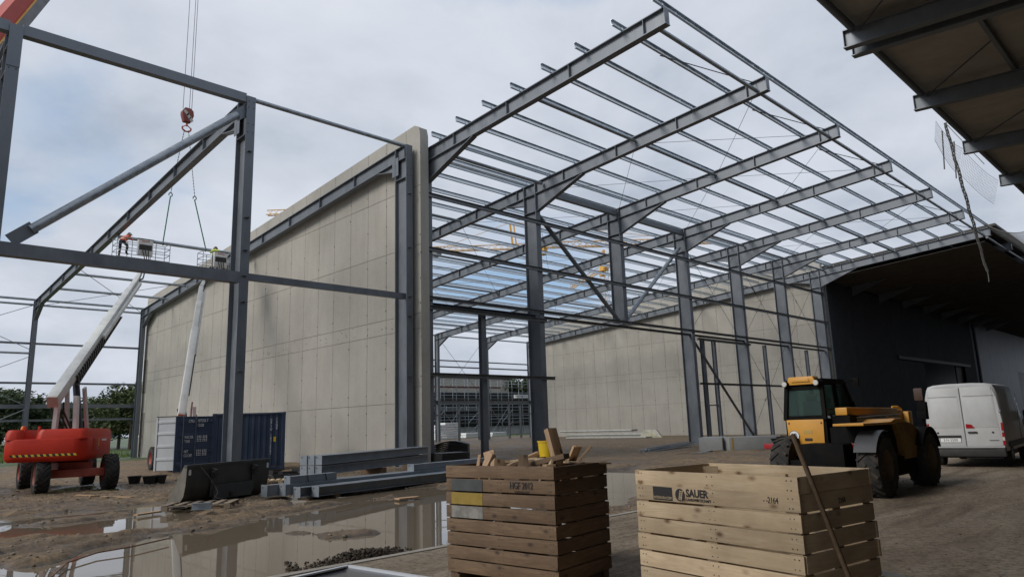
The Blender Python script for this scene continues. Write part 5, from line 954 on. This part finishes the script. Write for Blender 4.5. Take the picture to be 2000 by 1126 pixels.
pc = G(560, 945); pallet('pale pallet lying between bucket and steel beams', (pc.x, pc.y+.4, .03), math.radians(-30), 1.1, .8, PINE)
for k, (px, py, lab) in enumerate(((262, 944, 'black tub standing alone on mud left of the container'), (291, 944, 'black tub below the grey container door'), (312, 942, 'black tub beside container door foot'))):
    p = G(px, py, .03); t = thing('tub', lab, 'tub', p); part('body', MB().lathe([(.17, 0), (.23, .27), (.215, .27), (.155, .015)], n=18), DARK, t); part('rim', MB().lathe([(.225, .25), (.25, .25), (.25, .275), (.225, .275)], n=18, closed=True), DARK, t)
sc_ = [((150, 967), (258, 972), .10, 'grey plank lying on mud by the red lift'), ((175, 971), (210, 968), .12, 'brown board scrap on mud by the red lift'), ((265, 1003), (312, 996), .14, 'pale board at puddle edge left of bucket'), ((775, 972), (815, 968), .25, 'pale timber bearer in the puddle under the steel beams')]
for a, b_, w_, lab in sc_:
    p, q = G(*a, .05), G(*b_, .05); z = max(hz(p.x, p.y), hz(q.x, q.y), 0)+.03; p.z = q.z = z; single('plank', MB().beam(p, q, w_, .035), SCRAP, lab, 'plank')
# ================================================================ STEEL BEAM STACKS
def ib(p, q, h, b_, lab, grp, m_=STEEL, box=False, plate=True, name='steel_beam'):
    p, q = Vector(p), Vector(q); t = thing(name, lab, 'steel beam', p, group=grp); mb = MB().beam(p, q, b_, h) if box else MB().ibeam(p, q, h, b_, .018, .012)
    part('profile', mb, m_, t, world=True); d = (q-p).normalized(); side = d.cross(Vector((0, 0, 1)))
    if plate: pe = part('end_plate', MB().beam(p-d*.02, p, b_+.03, h+.03), m_, t, world=True); part('bolt_hole', MB().tube(p-d*.0215-side*b_*.25+Vector((0, 0, h*.3)), p-d*.02-side*b_*.25+Vector((0, 0, h*.3)), .025, 8), HOLE, pe, world=True)
    return t
FRS = mat('fresh_primer_steel', (.19, .22, .255), (.27, .30, .335), 2, .42, .3, rvar=.1)
a0, a1 = G(618, 972, .02), G(905, 936, .02); a1 = a0+(a1-a0).normalized()*8.6; da = (a1-a0).normalized(); sa = Vector((-da.y, da.x, 0)); Zv = Vector((0, 0, 1))
gs = 'steel beams stacked beside the puddle'
for k in range(2): ib(a0+sa*(.03+.30*k)-da*(.35*k)+Zv*.17, a1+sa*(.03+.33*k)-da*(.35*k)+Zv*.17, .24, .26, ('front' if k == 0 else 'second')+' low I-beam of the stack beside the puddle', gs, FRS)
for k in range(2): ib(a0+sa*(.66+.28*k)-da*(.55+.35*k)+Zv*.24, a1+sa*(.62+.28*k)-da*.5+Zv*.24, .27, .24, ('nearer' if k == 0 else 'farther')+' square box beam behind the low I-beams', gs, FRS, box=True)
ib(a0+sa*.75-da*.35+Zv*.47, a0+sa*.72+da*1.15+Zv*.47, .18, .24, 'short box beam strapped on the left end of the box beams', gs, FRS, box=True)
ib(a0+sa*.74+da*4.2+Zv*.48, a0+sa*.72+da*8.0+Zv*.48, .20, .26, 'box beam lying on the right part of the box beams', gs, FRS, box=True)
for k, x in enumerate((.15, .75)): 
    q = a0+sa*.74+da*x; single('strap', MB().beam(q+Zv*.57-sa*.14, q+Zv*.12-sa*.16+da*.12, .03, .006, up=da), WIRE, ('left' if k == 0 else 'right')+' lashing strap round the box beams', 'strap')
for k, x in enumerate((.6, 4.0, 7.6)):
    q = a0+da*x; single('timber_bearer', MB().beam(q-sa*.15+Zv*.02, q+sa*1.5+Zv*.02, .12, .10), OLDW, ('left', 'middle', 'right')[k]+' timber bearer under the steel beam stack', 'timber', 'bearers under the beam stacks')
b0, b1 = G(622, 927, .42), G(836, 900, .42); db = (b1-b0).normalized(); b1 = b0+db*min((b1-b0).length, 7.5); sb_ = Vector((-db.y, db.x, 0))
for r in range(2):
    for k in range(3): ib(b0+sb_*(.25*k)-db*.03*k+Zv*(.13+.31*r), b1+sb_*(.25*k)+Zv*(.13+.31*r), .26, .22, ('lower', 'upper')[r]+' row '+('front', 'middle', 'back')[k]+' beam of the raised stack near the wall end', 'raised steel beam stack', FRS)
for k, x in enumerate((.5, .5*(b1-b0).length, (b1-b0).length-.6)):
    q = b0+db*x; q.z = 0; single('timber_bearer', MB().beam(q-sb_*.2+Zv*.20, q+sb_*.75+Zv*.20, .16, .42), OLDW, ('left', 'middle', 'right')[k]+' timber bearer under the raised beam stack', 'timber', 'bearers under the raised stack')
q = a0+da*2.6+sa*1.35; ib(q+Zv*.14, q+da*6.5+Zv*.14, .24, .2, 'dark I-beam on the ground between both stacks', gs, STEEL)
sl_ = MB()
for k in range(5): q = G(700, 905, .9)+Vector((random.uniform(-.5, .5), 0, 0))
ct = G(665, 893, .0); single('concrete_offcut', MB().prism([(G(650, 888, .9)), G(672, 882, .9), G(668, 890, .9)], (0, .3, 0)), JOINT, 'small grey ridge piece resting on the raised beams', 'offcut') if False else None
# ================================================================ YARD CLUTTER FURTHER BACK
# black plant trays between container and beams
for k in range(10):
    px, py = random.uniform(520, 618), random.uniform(920, 940); p = G(px, py, .03); zz_ = .03+.09*(k//8)
    t = bpy.data.objects.new('plant_tray', None)
    COL.objects.link(t); t.location = (p.x, p.y, zz_); t.rotation_euler = (0, random.uniform(-.1, .1), random.uniform(0, 3)); ROOT[t] = Matrix.Translation(p)
    tag(t, 'black plastic plant tray thrown down between container and steel beams', 'tray', 'black plastic trays by the container')
    if k == 0:
        tm = MB(); 
        for x0, x1, y0, y1 in ((-.4, .4, -.3, -.28), (-.4, .4, .28, .3), (-.4, -.38, -.28, .28), (.38, .4, -.28, .28)): tm.bx(x0, x1, y0, y1, 0, .12)
        tm.bx(-.38, .38, -.28, .28, 0, .015); TRAY = tm.mesh('tray_shell', DARK); gm = MB()
        for i in range(5): gm.bx(-.38+.15*i, -.365+.15*i, -.28, .28, .10, .13)
        TGR = gm.mesh('tray_grid', DARK)
    inst('tray_shell', TRAY, t); inst('tray_grid', TGR, t)
# curved stacks of dark mesh sheets behind the column
for k, (pa_, pb_, h_, lab) in enumerate((((848, 902), (914, 900), 0.8, 'curved stack of black mesh sheets behind the slim column'), ((864, 912), (918, 908), .55, 'lower box of black mesh mats in front of the curved stack'))):
    p, q = G(*pa_), G(*pb_); e = (q-p).normalized(); nn = Vector((-e.y, e.x, 0)); ln = (q-p).length; t = thing('mesh_stack', lab, 'mesh stack', p)
    for r in range(9):
        z0 = .05+h_*r/9; pts = [p+e*ln*i/8+nn*0+Vector((0, 0, z0+(.18*math.sin(math.pi*i/8) if k == 0 else 0))) for i in range(9)]
        m = MB()
        for a, b_ in zip(pts[:-1], pts[1:]): m.prism([a, b_, b_+nn*1.1, a+nn*1.1], (0, 0, h_/9*.8))
        part('mesh_sheet', m, DARK, t, world=True)
# metal sheets stacked at the foot of the far wall
WL = mat('pale_sheet_metal', (.42, .43, .40), (.55, .56, .52), 2, .5, .2)
for k, (a, b_, z, lab) in enumerate((((1112, 856), (1268, 857), .10, 'lowest long pale sheet panel at the far wall'), ((1112, 855), (1270, 856), .38, 'middle long pale sheet panel at the far wall'), ((1100, 853), (1240, 852), .75, 'top long pale sheet panel at the far wall'))):
    p = PL(*a, 0, 58+1.5*k); q = PL(*b_, 0, 58+1.5*k); p.z = q.z = z; t = thing('sheet_panel', lab, 'panel', p, group='pale sheet panels at the far wall'); part('face', MB().beam(p, q, 1.1, .12), WL, t, world=True); part('dark_core', MB().beam(p-Vector((0, 0, .09)), q-Vector((0, 0, .09)), 1.0, .06), DARK, t, world=True)
p = PL(1275, 852, 0, 58.5); p.z = 0
single('crumpled_foil', MB().prism([p+Vector((-.3, 1.4, 0)), p+Vector((.2, -.9, .0)), p+Vector((.3, -.2, .8)), p+Vector((-.2, .9, .75))], (.5, .1, -.1)), mat('yellowish_foil', (.5, .48, .33), (.3, .3, .3), 2, .6), 'crumpled pale foil at the right end of the sheet panels', 'foil')
# rebar bundle, concrete block beam
p, q = G(1267, 884), G(1330, 875); d_ = (q-p).normalized(); n_ = Vector((-d_.y, d_.x, 0)); t = thing('steel_bundle', 'bundle of blue grey steel bars on the ground before the posts', 'steel bars', p)
for k in range(12): part('bar', MB().beam(p+n_*(.12*(k % 5))+Vector((0, 0, .06+.09*(k//5)))+d_*random.uniform(-.2, .2), p+d_*7.5+n_*(.12*(k % 5)+random.uniform(-.2, .2))+Vector((0, 0, .06+.09*(k//5)+random.uniform(0, .1))), .06, .05), ZINC if k % 3 else PURL, t, world=True)
p, q = G(1300, 892), G(1380, 882)
for k in range(7):
    a = p+(q-p)*random.random()+Vector((random.uniform(-.6, .6), random.uniform(-.4, .4), .05)); ang = random.uniform(-.8, .2); single('site_debris', MB().beam(a, a+Vector((math.cos(ang), math.sin(ang), .03))*random.uniform(.5, 1.6), .12, .03), SCRAP if k % 2 else ZINC, 'short strip of scrap lying among the debris before the posts', 'scrap', 'scrap strips before the posts')
def blockbeam(px0, px1, py, dep, lab):
    p, q = G(px0, py), G(px1, py-4); e = (q-p).normalized(); nn = Vector((-e.y, e.x, 0)); t = thing('concrete_block', lab, 'concrete block', p)
    part('block', MB().prism([p, q, q+nn*dep, p+nn*dep], (0, 0, .72)), mat('grey_block', (.26, .27, .27), (.32, .33, .33), 1.5, .8), t, world=True, bevel=.015); part('yellow_strip', MB().prism([p+e*.12-nn*.004, p+e*.22-nn*.004, p+e*.22-nn*.004+Vector((0, 0, .7)), p+e*.12-nn*.004+Vector((0, 0, .7))], -nn*.006), mat('ochre_strip', (.40, .27, .08), None), t, world=True); return t
blockbeam(1412, 1424, 881, 1.2, 'narrow grey concrete block with ochre strip left of the telehandler'); blockbeam(1426, 1530, 881, .9, 'long grey concrete block with ochre strip behind the telehandler')
# framed pane lying at the lower edge, pavement batten at lower right
c0 = G(680, 1108, .10); c1 = G(800, 1127, .10); c2 = G(590, 1127, .10); e1 = (c1-c0).normalized(); e2 = (c2-c0).normalized(); e2 = (e2-e1*e2.dot(e1)).normalized()
fr = thing('window_frame', 'white framed dark pane lying on the pavement edge', 'window', c0); ALU = mat('white_aluminium', (.55, .58, .62), None, 1, .35)
for a, b_ in ((0, 0), (1, 0), (0, 1), (1, 1)):
    st0 = c0 + (e1*1.7 if (a, b_) == (1, 0) else e2*1.3 if (a, b_) == (1, 1) else Vector((0, 0, 0))); dd = e2*1.3 if b_ == 0 else e1*1.7
    part('frame_bar', MB().beam(st0, st0+dd, .055, .07), ALU, fr, world=True)
part('pane', MB().prism([c0, c0+e1*1.68, c0+e1*1.68+e2*1.28, c0+e2*1.28], (0, 0, .012)), mat('dark_pane', (.05, .055, .07), (.09, .095, .12), 2, .2), fr, world=True); part('sash_bar', MB().beam(c0+e1*.1+e2*.12+Vector((0, 0, .03)), c0+e1*.1+e2*1.2+Vector((0, 0, .03)), .05, .02), INK, fr, world=True)
for k, (sx, sy) in enumerate(((0, 0), (1.5, 1.1))): part('foot_block', MB().box(c0+e1*(sx+.08)+e2*(sy+.08)-Vector((0, 0, .052)), (.1, .1, .034)), OLDW, fr, world=True)
single('batten', MB().beam(G(1700, 1112, YZ+.03), G(1770, 1130, YZ+.03), .07, .04), mat('grey_batten', (.13, .13, .125), (.2, .2, .19), 4, .8), 'grey batten on the yard right of the pale crate', 'batten')
single('cable', MB().path([G(100, 1126, .02), G(130, 1098, .03), G(190, 1078, .04), G(260, 1066, .05), G(330, 1050, .05)], .012, 6), mat('orange_cable', (.22, .11, .06), None), 'thin orange cable winding along the puddle shore', 'cable')
# ================================================================ SAFETY NETS on the right
NET = mat('net_cord', (.14, .14, .135), None, 1, .8)
def net(name, label, P00, P10, P11, P01, nu, nv, sag, r, amp=.0):
    t = thing(name, label, 'net', P00); m = MB(); P = lambda u, v: (P00*(1-u)+P10*u)*(1-v)+(P01*(1-u)+P11*u)*v+Vector((0, 0, -sag*math.sin(math.pi*u)*(1-v*.3)))+Vector((amp*math.sin(9*u+4*v), amp*math.sin(7*v+5*u), 0))
    for i in range(nu+1):
        for j in range(nv):
            m.tube(P(i/nu, j/nv), P(i/nu, (j+1)/nv), r, 3, caps=False)
    for j in range(nv+1):
        for i in range(nu): m.tube(P(i/nu, j/nv), P((i+1)/nu, j/nv), r, 3, caps=False)
    o = part('mesh', m, NET, t, world=True); o['kind'] = 'stuff'
    b = MB(); b.path([P(i/nu, 0) for i in range(nu+1)], r*2.2, 5); part('edge_rope', b, NET, t, world=True); b2 = MB().path([P(i/nu, 1) for i in range(nu+1)], r*2.2, 5); part('edge_rope', b2, NET, t, world=True); return t
x0, x1, x2 = CB[6]+3.4, CB[7], CB[8]
n1_ = net('safety_net', 'safety net slung below the canopy edge behind the second rafter', Vector((x0, CY+.1, zc(CY)-.1)), Vector((x1, CY+.1, zc(CY)-.3)), Vector((x1, CY+.5, zc(CY)-1.5)), Vector((x0+.2, CY+.3, zc(CY)-.9)), 26, 9, .25, .0035)
net('safety_net', 'safety net slung below the canopy edge behind the third rafter', Vector((x1, CY+.1, zc(CY)-.3)), Vector((x2, CY+.1, zc(CY)-.3)), Vector((x2, CY+.5, zc(CY)-1.6)), Vector((x1, CY+.4, zc(CY)-1.5)), 26, 9, .2, .0035)
for x in (x0+1.8, x1-.4): part('net_pole', MB().tube((x, CY+.3, zc(CY)), (x, CY+.45, zc(CY)-1.9), .03, 6), WIRE, n1_, world=True)
tp_ = PL(1846, 240, 1, 9.2); bt_ = PL(1986, 655, 1, 9.2)
hg = thing('hanging_net', 'rolled up safety net hanging down like a rope from the canopy', 'net', (bt_.x, bt_.y, bt_.z)); rp = MB(); n = 40; pts = [tp_+(PL(1928, 530, 1, 9.2)-tp_)*(i/n)+Vector((.01*math.sin(i*1.3), .02*math.sin(i*.9), -.2*math.sin(math.pi*i/n))) for i in range(n+1)]
for kk in range(5):
    rp.path([p_+Vector((.05*math.sin(i*.7+kk*1.3), .06*math.cos(i*.8+kk*1.3), 0)) for i, p_ in enumerate(pts)], .022+.008*(kk % 2), 5)
part('net_roll', rp, NET, hg, world=True); part('tail', MB().path([pts[-1], pts[-1]+Vector((.03, 0, -.3)), pts[-1]+Vector((.05, .02, -.6))], .03, 5), NET, hg, world=True); part('head_cord', MB().path([pts[0], Vector((pts[0].x+.2, CY, zc(CY)-.2))], .02, 5), NET, hg, world=True)
net('safety_net', 'wide pale safety net stretched between both roofs at far right', Vector((62, 12.0, 15.9)), Vector((62, 7.8, 14.9)), Vector((82, 7.8, 14.7)), Vector((82, 12, 15.8)), 30, 70, .9, .012)
# ================================================================ SCAFFOLDED BUILDING behind the open hall
sb = thing('scaffolded_building', 'dark low building wrapped in scaffolding seen through the open hall', 'building', (80, 92, 0)); sp_ = lambda n, mb, m: part(n, mb, m, sb, world=True); SY = 92
sp_('lower_wall', MB().bx(62, 112, SY, SY+10, 0, 7.2), mat('dark_facade', (.018, .02, .022), (.028, .03, .033), .6, .8)); sp_('upper_wall', MB().bx(62, 91, SY+3, SY+10, 7.2, 10.0), mat('cream_facade', (.42, .39, .33), None, 1, .85)); sp_('roof_edge', MB().bx(61.5, 91.5, SY+2.7, SY+10.3, 10.0, 10.25), DARK); sp_('red_fascia', MB().bx(62, 85, SY-1.4, SY-1.3, 7.9, 8.1), mat('dull_red', (.16, .04, .035), None)); sp_('base_wall', MB().bx(62, 105, SY-.3, SY, 0, 1.5), mat('white_plinth', (.5, .51, .52), None))
sp_('window_band', MB().bx(64, 84, SY-.03, SY, 4.2, 4.9), mat('grey_glass', (.2, .22, .24), None, 1, .2))
for k in range(9): sp_('window_mullion', MB().bx(65+2.2*k, 65.15+2.2*k, SY-.06, SY-.03, 4.1, 5.0), LETTER)
for k in range(14):
    x = 62+2.57*k
    for y in (SY-1.5, SY-.6): sp_('standard', MB().tube((x, y, 0), (x, y, 9.4), .06, 5), ZINC)
    if k % 3 == 0: sp_('scaffold_brace', MB().tube((x, SY-1.55, .2), (x+2.57, SY-1.55, 2.2), .05, 5).tube((x, SY-1.55, 2.2), (x+2.57, SY-1.55, 4.2), .05, 5), ZINC)
for z in (2.2, 4.2, 6.2, 8.2):
    sp_('scaffold_deck', MB().bx(62, 95.5, SY-1.5, SY-.6, z-.08, z), mat('deck_grey', (.16, .16, .15), None))
    for dz in (.5, 1.0): sp_('guard_rail', MB().tube((62, SY-1.52, z+dz), (95.5, SY-1.52, z+dz), .045, 5), ZINC)
sp_('material_pile', MB().box((92, SY-1, 6.6), (6, .8, .6)).box((100, SY+1, 7.5), (5, 2, .6)), LETTER)
for k, (px, w_, h_, lab) in enumerate(((858, 2.2, 1.9, 'white wrapped pallet stack by the hall back at left'), (880, 2.6, 2.2, 'white wrapped pallet stack beside the mezzanine post'), (925, 4.5, .7, 'low white foil pile at the hall back'), (970, 3.0, .6, 'pale foil heap left of the mezzanine frame'))):
    p = PL(px, 850, 1, 74+2*k); p.z = 0; t = thing('material_stack', lab, 'materials', p); m = MB(); nn_ = max(2, int(h_/.3))
    for r in range(nn_): part('layer', MB().box(p+Vector((random.uniform(-.1, .1), 0, h_*(r+.5)/nn_)), (w_*random.uniform(.85, 1), 1.2, h_/nn_*.86)), LETTER, t, world=True, bevel=.03)
# ================================================================ TOWER CRANES far behind
def lattice(m, p, q, w, n, r, tri=True, up=Vector((0, 0, 1))):
    d = (q-p).normalized(); s = d.cross(up).normalized() if abs(d.dot(up)) < .95 else Vector((1, 0, 0)); u = s.cross(d)
    off = [s*w/2-u*w/2, -s*w/2-u*w/2, u*w/2] if tri else [s*w/2+u*w/2, -s*w/2+u*w/2, -s*w/2-u*w/2, s*w/2-u*w/2]
    for o in off: m.tube(p+o, q+o, r, 4)
    for k in range(n):
        a, b_ = p+(q-p)*(k/n), p+(q-p)*((k+1)/n)
        for i in range(len(off)): m.tube(a+off[i], b_+off[(i+1) % len(off)], r*.6, 3, caps=False)
CRANEJ = mat('pale_crane_paint', (.66, .36, .06), None)
def tower_crane(label, base, hmast, jib_dir, jl, cl_, apex=7, off=0.0):
    base = Vector(base); t = thing('tower_crane', label, 'tower crane', base); j = Vector((jib_dir[0], jib_dir[1], 0)).normalized(); top = base+Vector((0, 0, hmast)); m = MB(); lattice(m, base, top, 1.6, int(hmast/1.8), .09, tri=False); part('mast', m, CRANEY, t, world=True)
    m = MB(); lattice(m, top+Vector((0, 0, 1.2)), top+Vector((0, 0, 1.2))+j*jl, 1.4, int(jl/1.6), .12); part('jib', m, CRANEJ, t, world=True); m = MB(); lattice(m, top+Vector((0, 0, 1.0)), top+Vector((0, 0, 1.0))-j*cl_, 1.2, max(4, int(cl_/1.6)), .1); part('counter_jib', m, CRANEY, t, world=True)
    part('slewing_head', MB().box(top+Vector((0, 0, .6)), (1.9, 1.9, 1.4)).beam(top-j*off+Vector((0, 0, 1)), top+Vector((0, 0, apex))-j*(.6+off), .5, .5, up=j).beam(top+j*(.9-off)+Vector((0, 0, 1)), top+Vector((0, 0, apex))+j*(.3-off), .35, .35, up=j), CRANEY, t, world=True)
    ap = top+Vector((0, 0, apex))-j*off; part('pendant', MB().tube(ap, top+j*jl*.75+Vector((0, 0, 2)), .06, 4).tube(ap, top+j*jl*.4+Vector((0, 0, 2)), .06, 4), CRANEY, t, world=True); part('pendant', MB().tube(ap, top-j*cl_*.9+Vector((0, 0, 1.4)), .06, 4), CRANEY, t, world=True); part('ballast', MB().box(top-j*(cl_-1)+Vector((0, 0, .2)), (1.6, 1.6, 2.2)), GREYB, t, world=True); part('crane_cab', MB().box(top+j*1.6+Vector((0, 0, -.4)), (1.4, 1.4, 1.8)), CRANEY, t, world=True)
    return t
def far(px, py, D): r = ray(px, py); return Vector(CAM+r*D/math.hypot(r[0], r[1]))

b_ = far(1049, 488, 170); tower_crane('tower crane with tall yellow peak between column and first hanging post', (b_.x, b_.y, 0), b_.z, (.72, -.69), 46, 26, 7.5, 6.0)
b_ = far(1180, 528, 200); tower_crane('lower tower crane with yellow head behind the hanging post', (b_.x, b_.y, 0), b_.z, (.5, .86), 30, 12, 6)
b_ = far(672, 420, 190); tower_crane('tower crane whose yellow jib tip rises over the concrete wall', (b_.x, b_.y, 0), b_.z+.4, (-.69, .72), 21.5, 8, 4)
# ================================================================ TREES, HEDGE, GRASS
LEAF = []
for k, (c, d) in enumerate((((.03, .048, .015), (.08, .112, .036)), ((.038, .056, .016), (.098, .125, .04)), ((.026, .042, .016), (.064, .09, .034)))): LEAF.append(mat('foliage_%s' % ('dark', 'mid', 'deep')[k], c, d, .9, .8, lo=.35, hi=.7))
BARK = mat('bark', (.06, .045, .035), (.1, .08, .06), 4, .9)
def crown_mesh(seed, rx, rz_, n, lf):
    r = random.Random(seed); m = MB(); cl2 = [(Vector((r.gauss(0, .45)*rx, r.gauss(0, .45)*rx, r.uniform(-.55, .75)*rz_)), r.uniform(.25, .48)*rx) for _ in range(22)]
    for _ in range(n):
        c, cr2 = r.choice(cl2); v = Vector((r.gauss(0, 1), r.gauss(0, 1), r.gauss(0, .8))).normalized()*cr2*(r.random()**.4); p = c+v; s = lf*r.uniform(.6, 1.3)
        a = Vector((r.gauss(0, 1), r.gauss(0, 1), r.gauss(0, 1))).normalized(); b2 = a.cross(Vector((r.gauss(0, 1), r.gauss(0, 1), r.gauss(0, 1)))).normalized(); m.add([p-a*s, p+b2*s*.5, p+a*s, p-b2*s*.5], [(0, 1, 2, 3)])
    return m
CRN = [crown_mesh(20+k, 3.6, 4.2, 5200, .26).mesh('crown', LEAF[k], smooth=False) for k in range(3)]
def trunk_mesh(seed):
    r = random.Random(seed); m = MB().tube((0, 0, 0), (.1, .05, 4), .28, 8, .2)
    for _ in range(7): a = r.uniform(0, 6.28); z = r.uniform(2.4, 4); m.tube((.05, 0, z), (1.8*math.cos(a), 1.8*math.sin(a), z+r.uniform(1.5, 3.2)), .1, 6, .03)
    return m.mesh('trunk', BARK)
TRK = [trunk_mesh(k) for k in range(3)]
tl_ = [(-30, 770, 118, 'broad'), (10, 764, 122, 'tallest'), (45, 770, 116, 'leaning'), (75, 790, 130, 'small'), (108, 806, 140, 'low'), (132, 800, 135, 'rounded'), (158, 784, 124, 'bushy'), (182, 780, 128, 'spreading'), (212, 786, 120, 'dense'), (238, 776, 116, 'dark'), (262, 754, 108, 'towering'), (285, 760, 112, 'hidden')]
where = ['at left picture edge', 'left of the far column', 'behind the far column', 'right of the far column', 'left of the red lift boom', 'behind the red lift boom', 'just right of the lift cylinder', 'in the middle of the tree row', 'right of the middle of the tree row', 'near the wall column', 'beside the wall column', 'behind the wall column']
for k, (px, py, D, adj) in enumerate(tl_):
    b2 = far(px, py, D); h_ = b2.z; s_ = h_/8.6; t = thing('tree', '%s green tree %s' % (adj, where[k]), 'tree', (b2.x, b2.y, 0), k*1.3, 'trees beyond the meadow'); inst('trunk', TRK[k % 3], t, scale=(s_, s_, s_)); inst('crown', CRN[k % 3], t, (0, 0, 5.0*s_), (0, 0, k), (s_*1.25, s_*1.25, s_*.92))
for k, px in enumerate((1000, 1030, 905)): b2 = far(px, 738, 135); s_ = b2.z/8.6; t = thing('tree', ('tree behind the scaffolded building at its right end', 'tree at the right behind the scaffolding', 'tree top behind the scaffolded building')[k], 'tree', (b2.x, b2.y, 0), k, 'trees behind the scaffolding'); inst('trunk', TRK[k], t, scale=(s_, s_, s_)); inst('crown', CRN[k], t, (0, 0, 5.0*s_), (0, 0, k+2), (s_, s_, s_*.9))
r = random.Random(77); g_ = MB()
for _ in range(26000):
    y = 66+58*r.random()**1.4; x = r.uniform(-16, 21)-(y-66)*.12
    if y < 72 and r.random() < .4: continue
    h_ = r.uniform(.15, .5)*(1.6 if r.random() < .06 else 1)*(1+(y-66)/60); w_ = .03*(1+(y-66)/25); a = r.uniform(0, 3.14); dx, dy = math.cos(a)*w_, math.sin(a)*w_; lx, ly = r.gauss(0, .12), r.gauss(0, .12); g_.add([(x-dx, y-dy, 0), (x+dx, y+dy, 0), (x+lx, y+ly, h_)], [(0, 1, 2)])
single('grass', g_, mat('meadow_grass', (.07, .13, .022), (.17, .23, .06), .25, .85, lo=.35, hi=.65), 'tall green grass of the meadow beyond the left hall', 'grass', kind='stuff', smooth=False)
g_ = MB()
for _ in range(9000):
    y = r.uniform(92, 104); x = r.uniform(-20, 22); z = 1.3*r.random()*(.6+.4*math.sin(x*.7)); s = .28; p = Vector((x-(y-66)*.1, y, z)); a = Vector((r.gauss(0, 1), r.gauss(0, 1), r.gauss(0, 1))).normalized(); b2 = a.cross(Vector((r.gauss(0, 1), r.gauss(0, 1), 1))).normalized(); g_.add([p-a*s, p+b2*s*.5, p+a*s, p-b2*s*.5], [(0, 1, 2, 3)])
single('undergrowth', g_, LEAF[1], 'dense bushes growing below the tree row', 'undergrowth', kind='stuff', smooth=False)
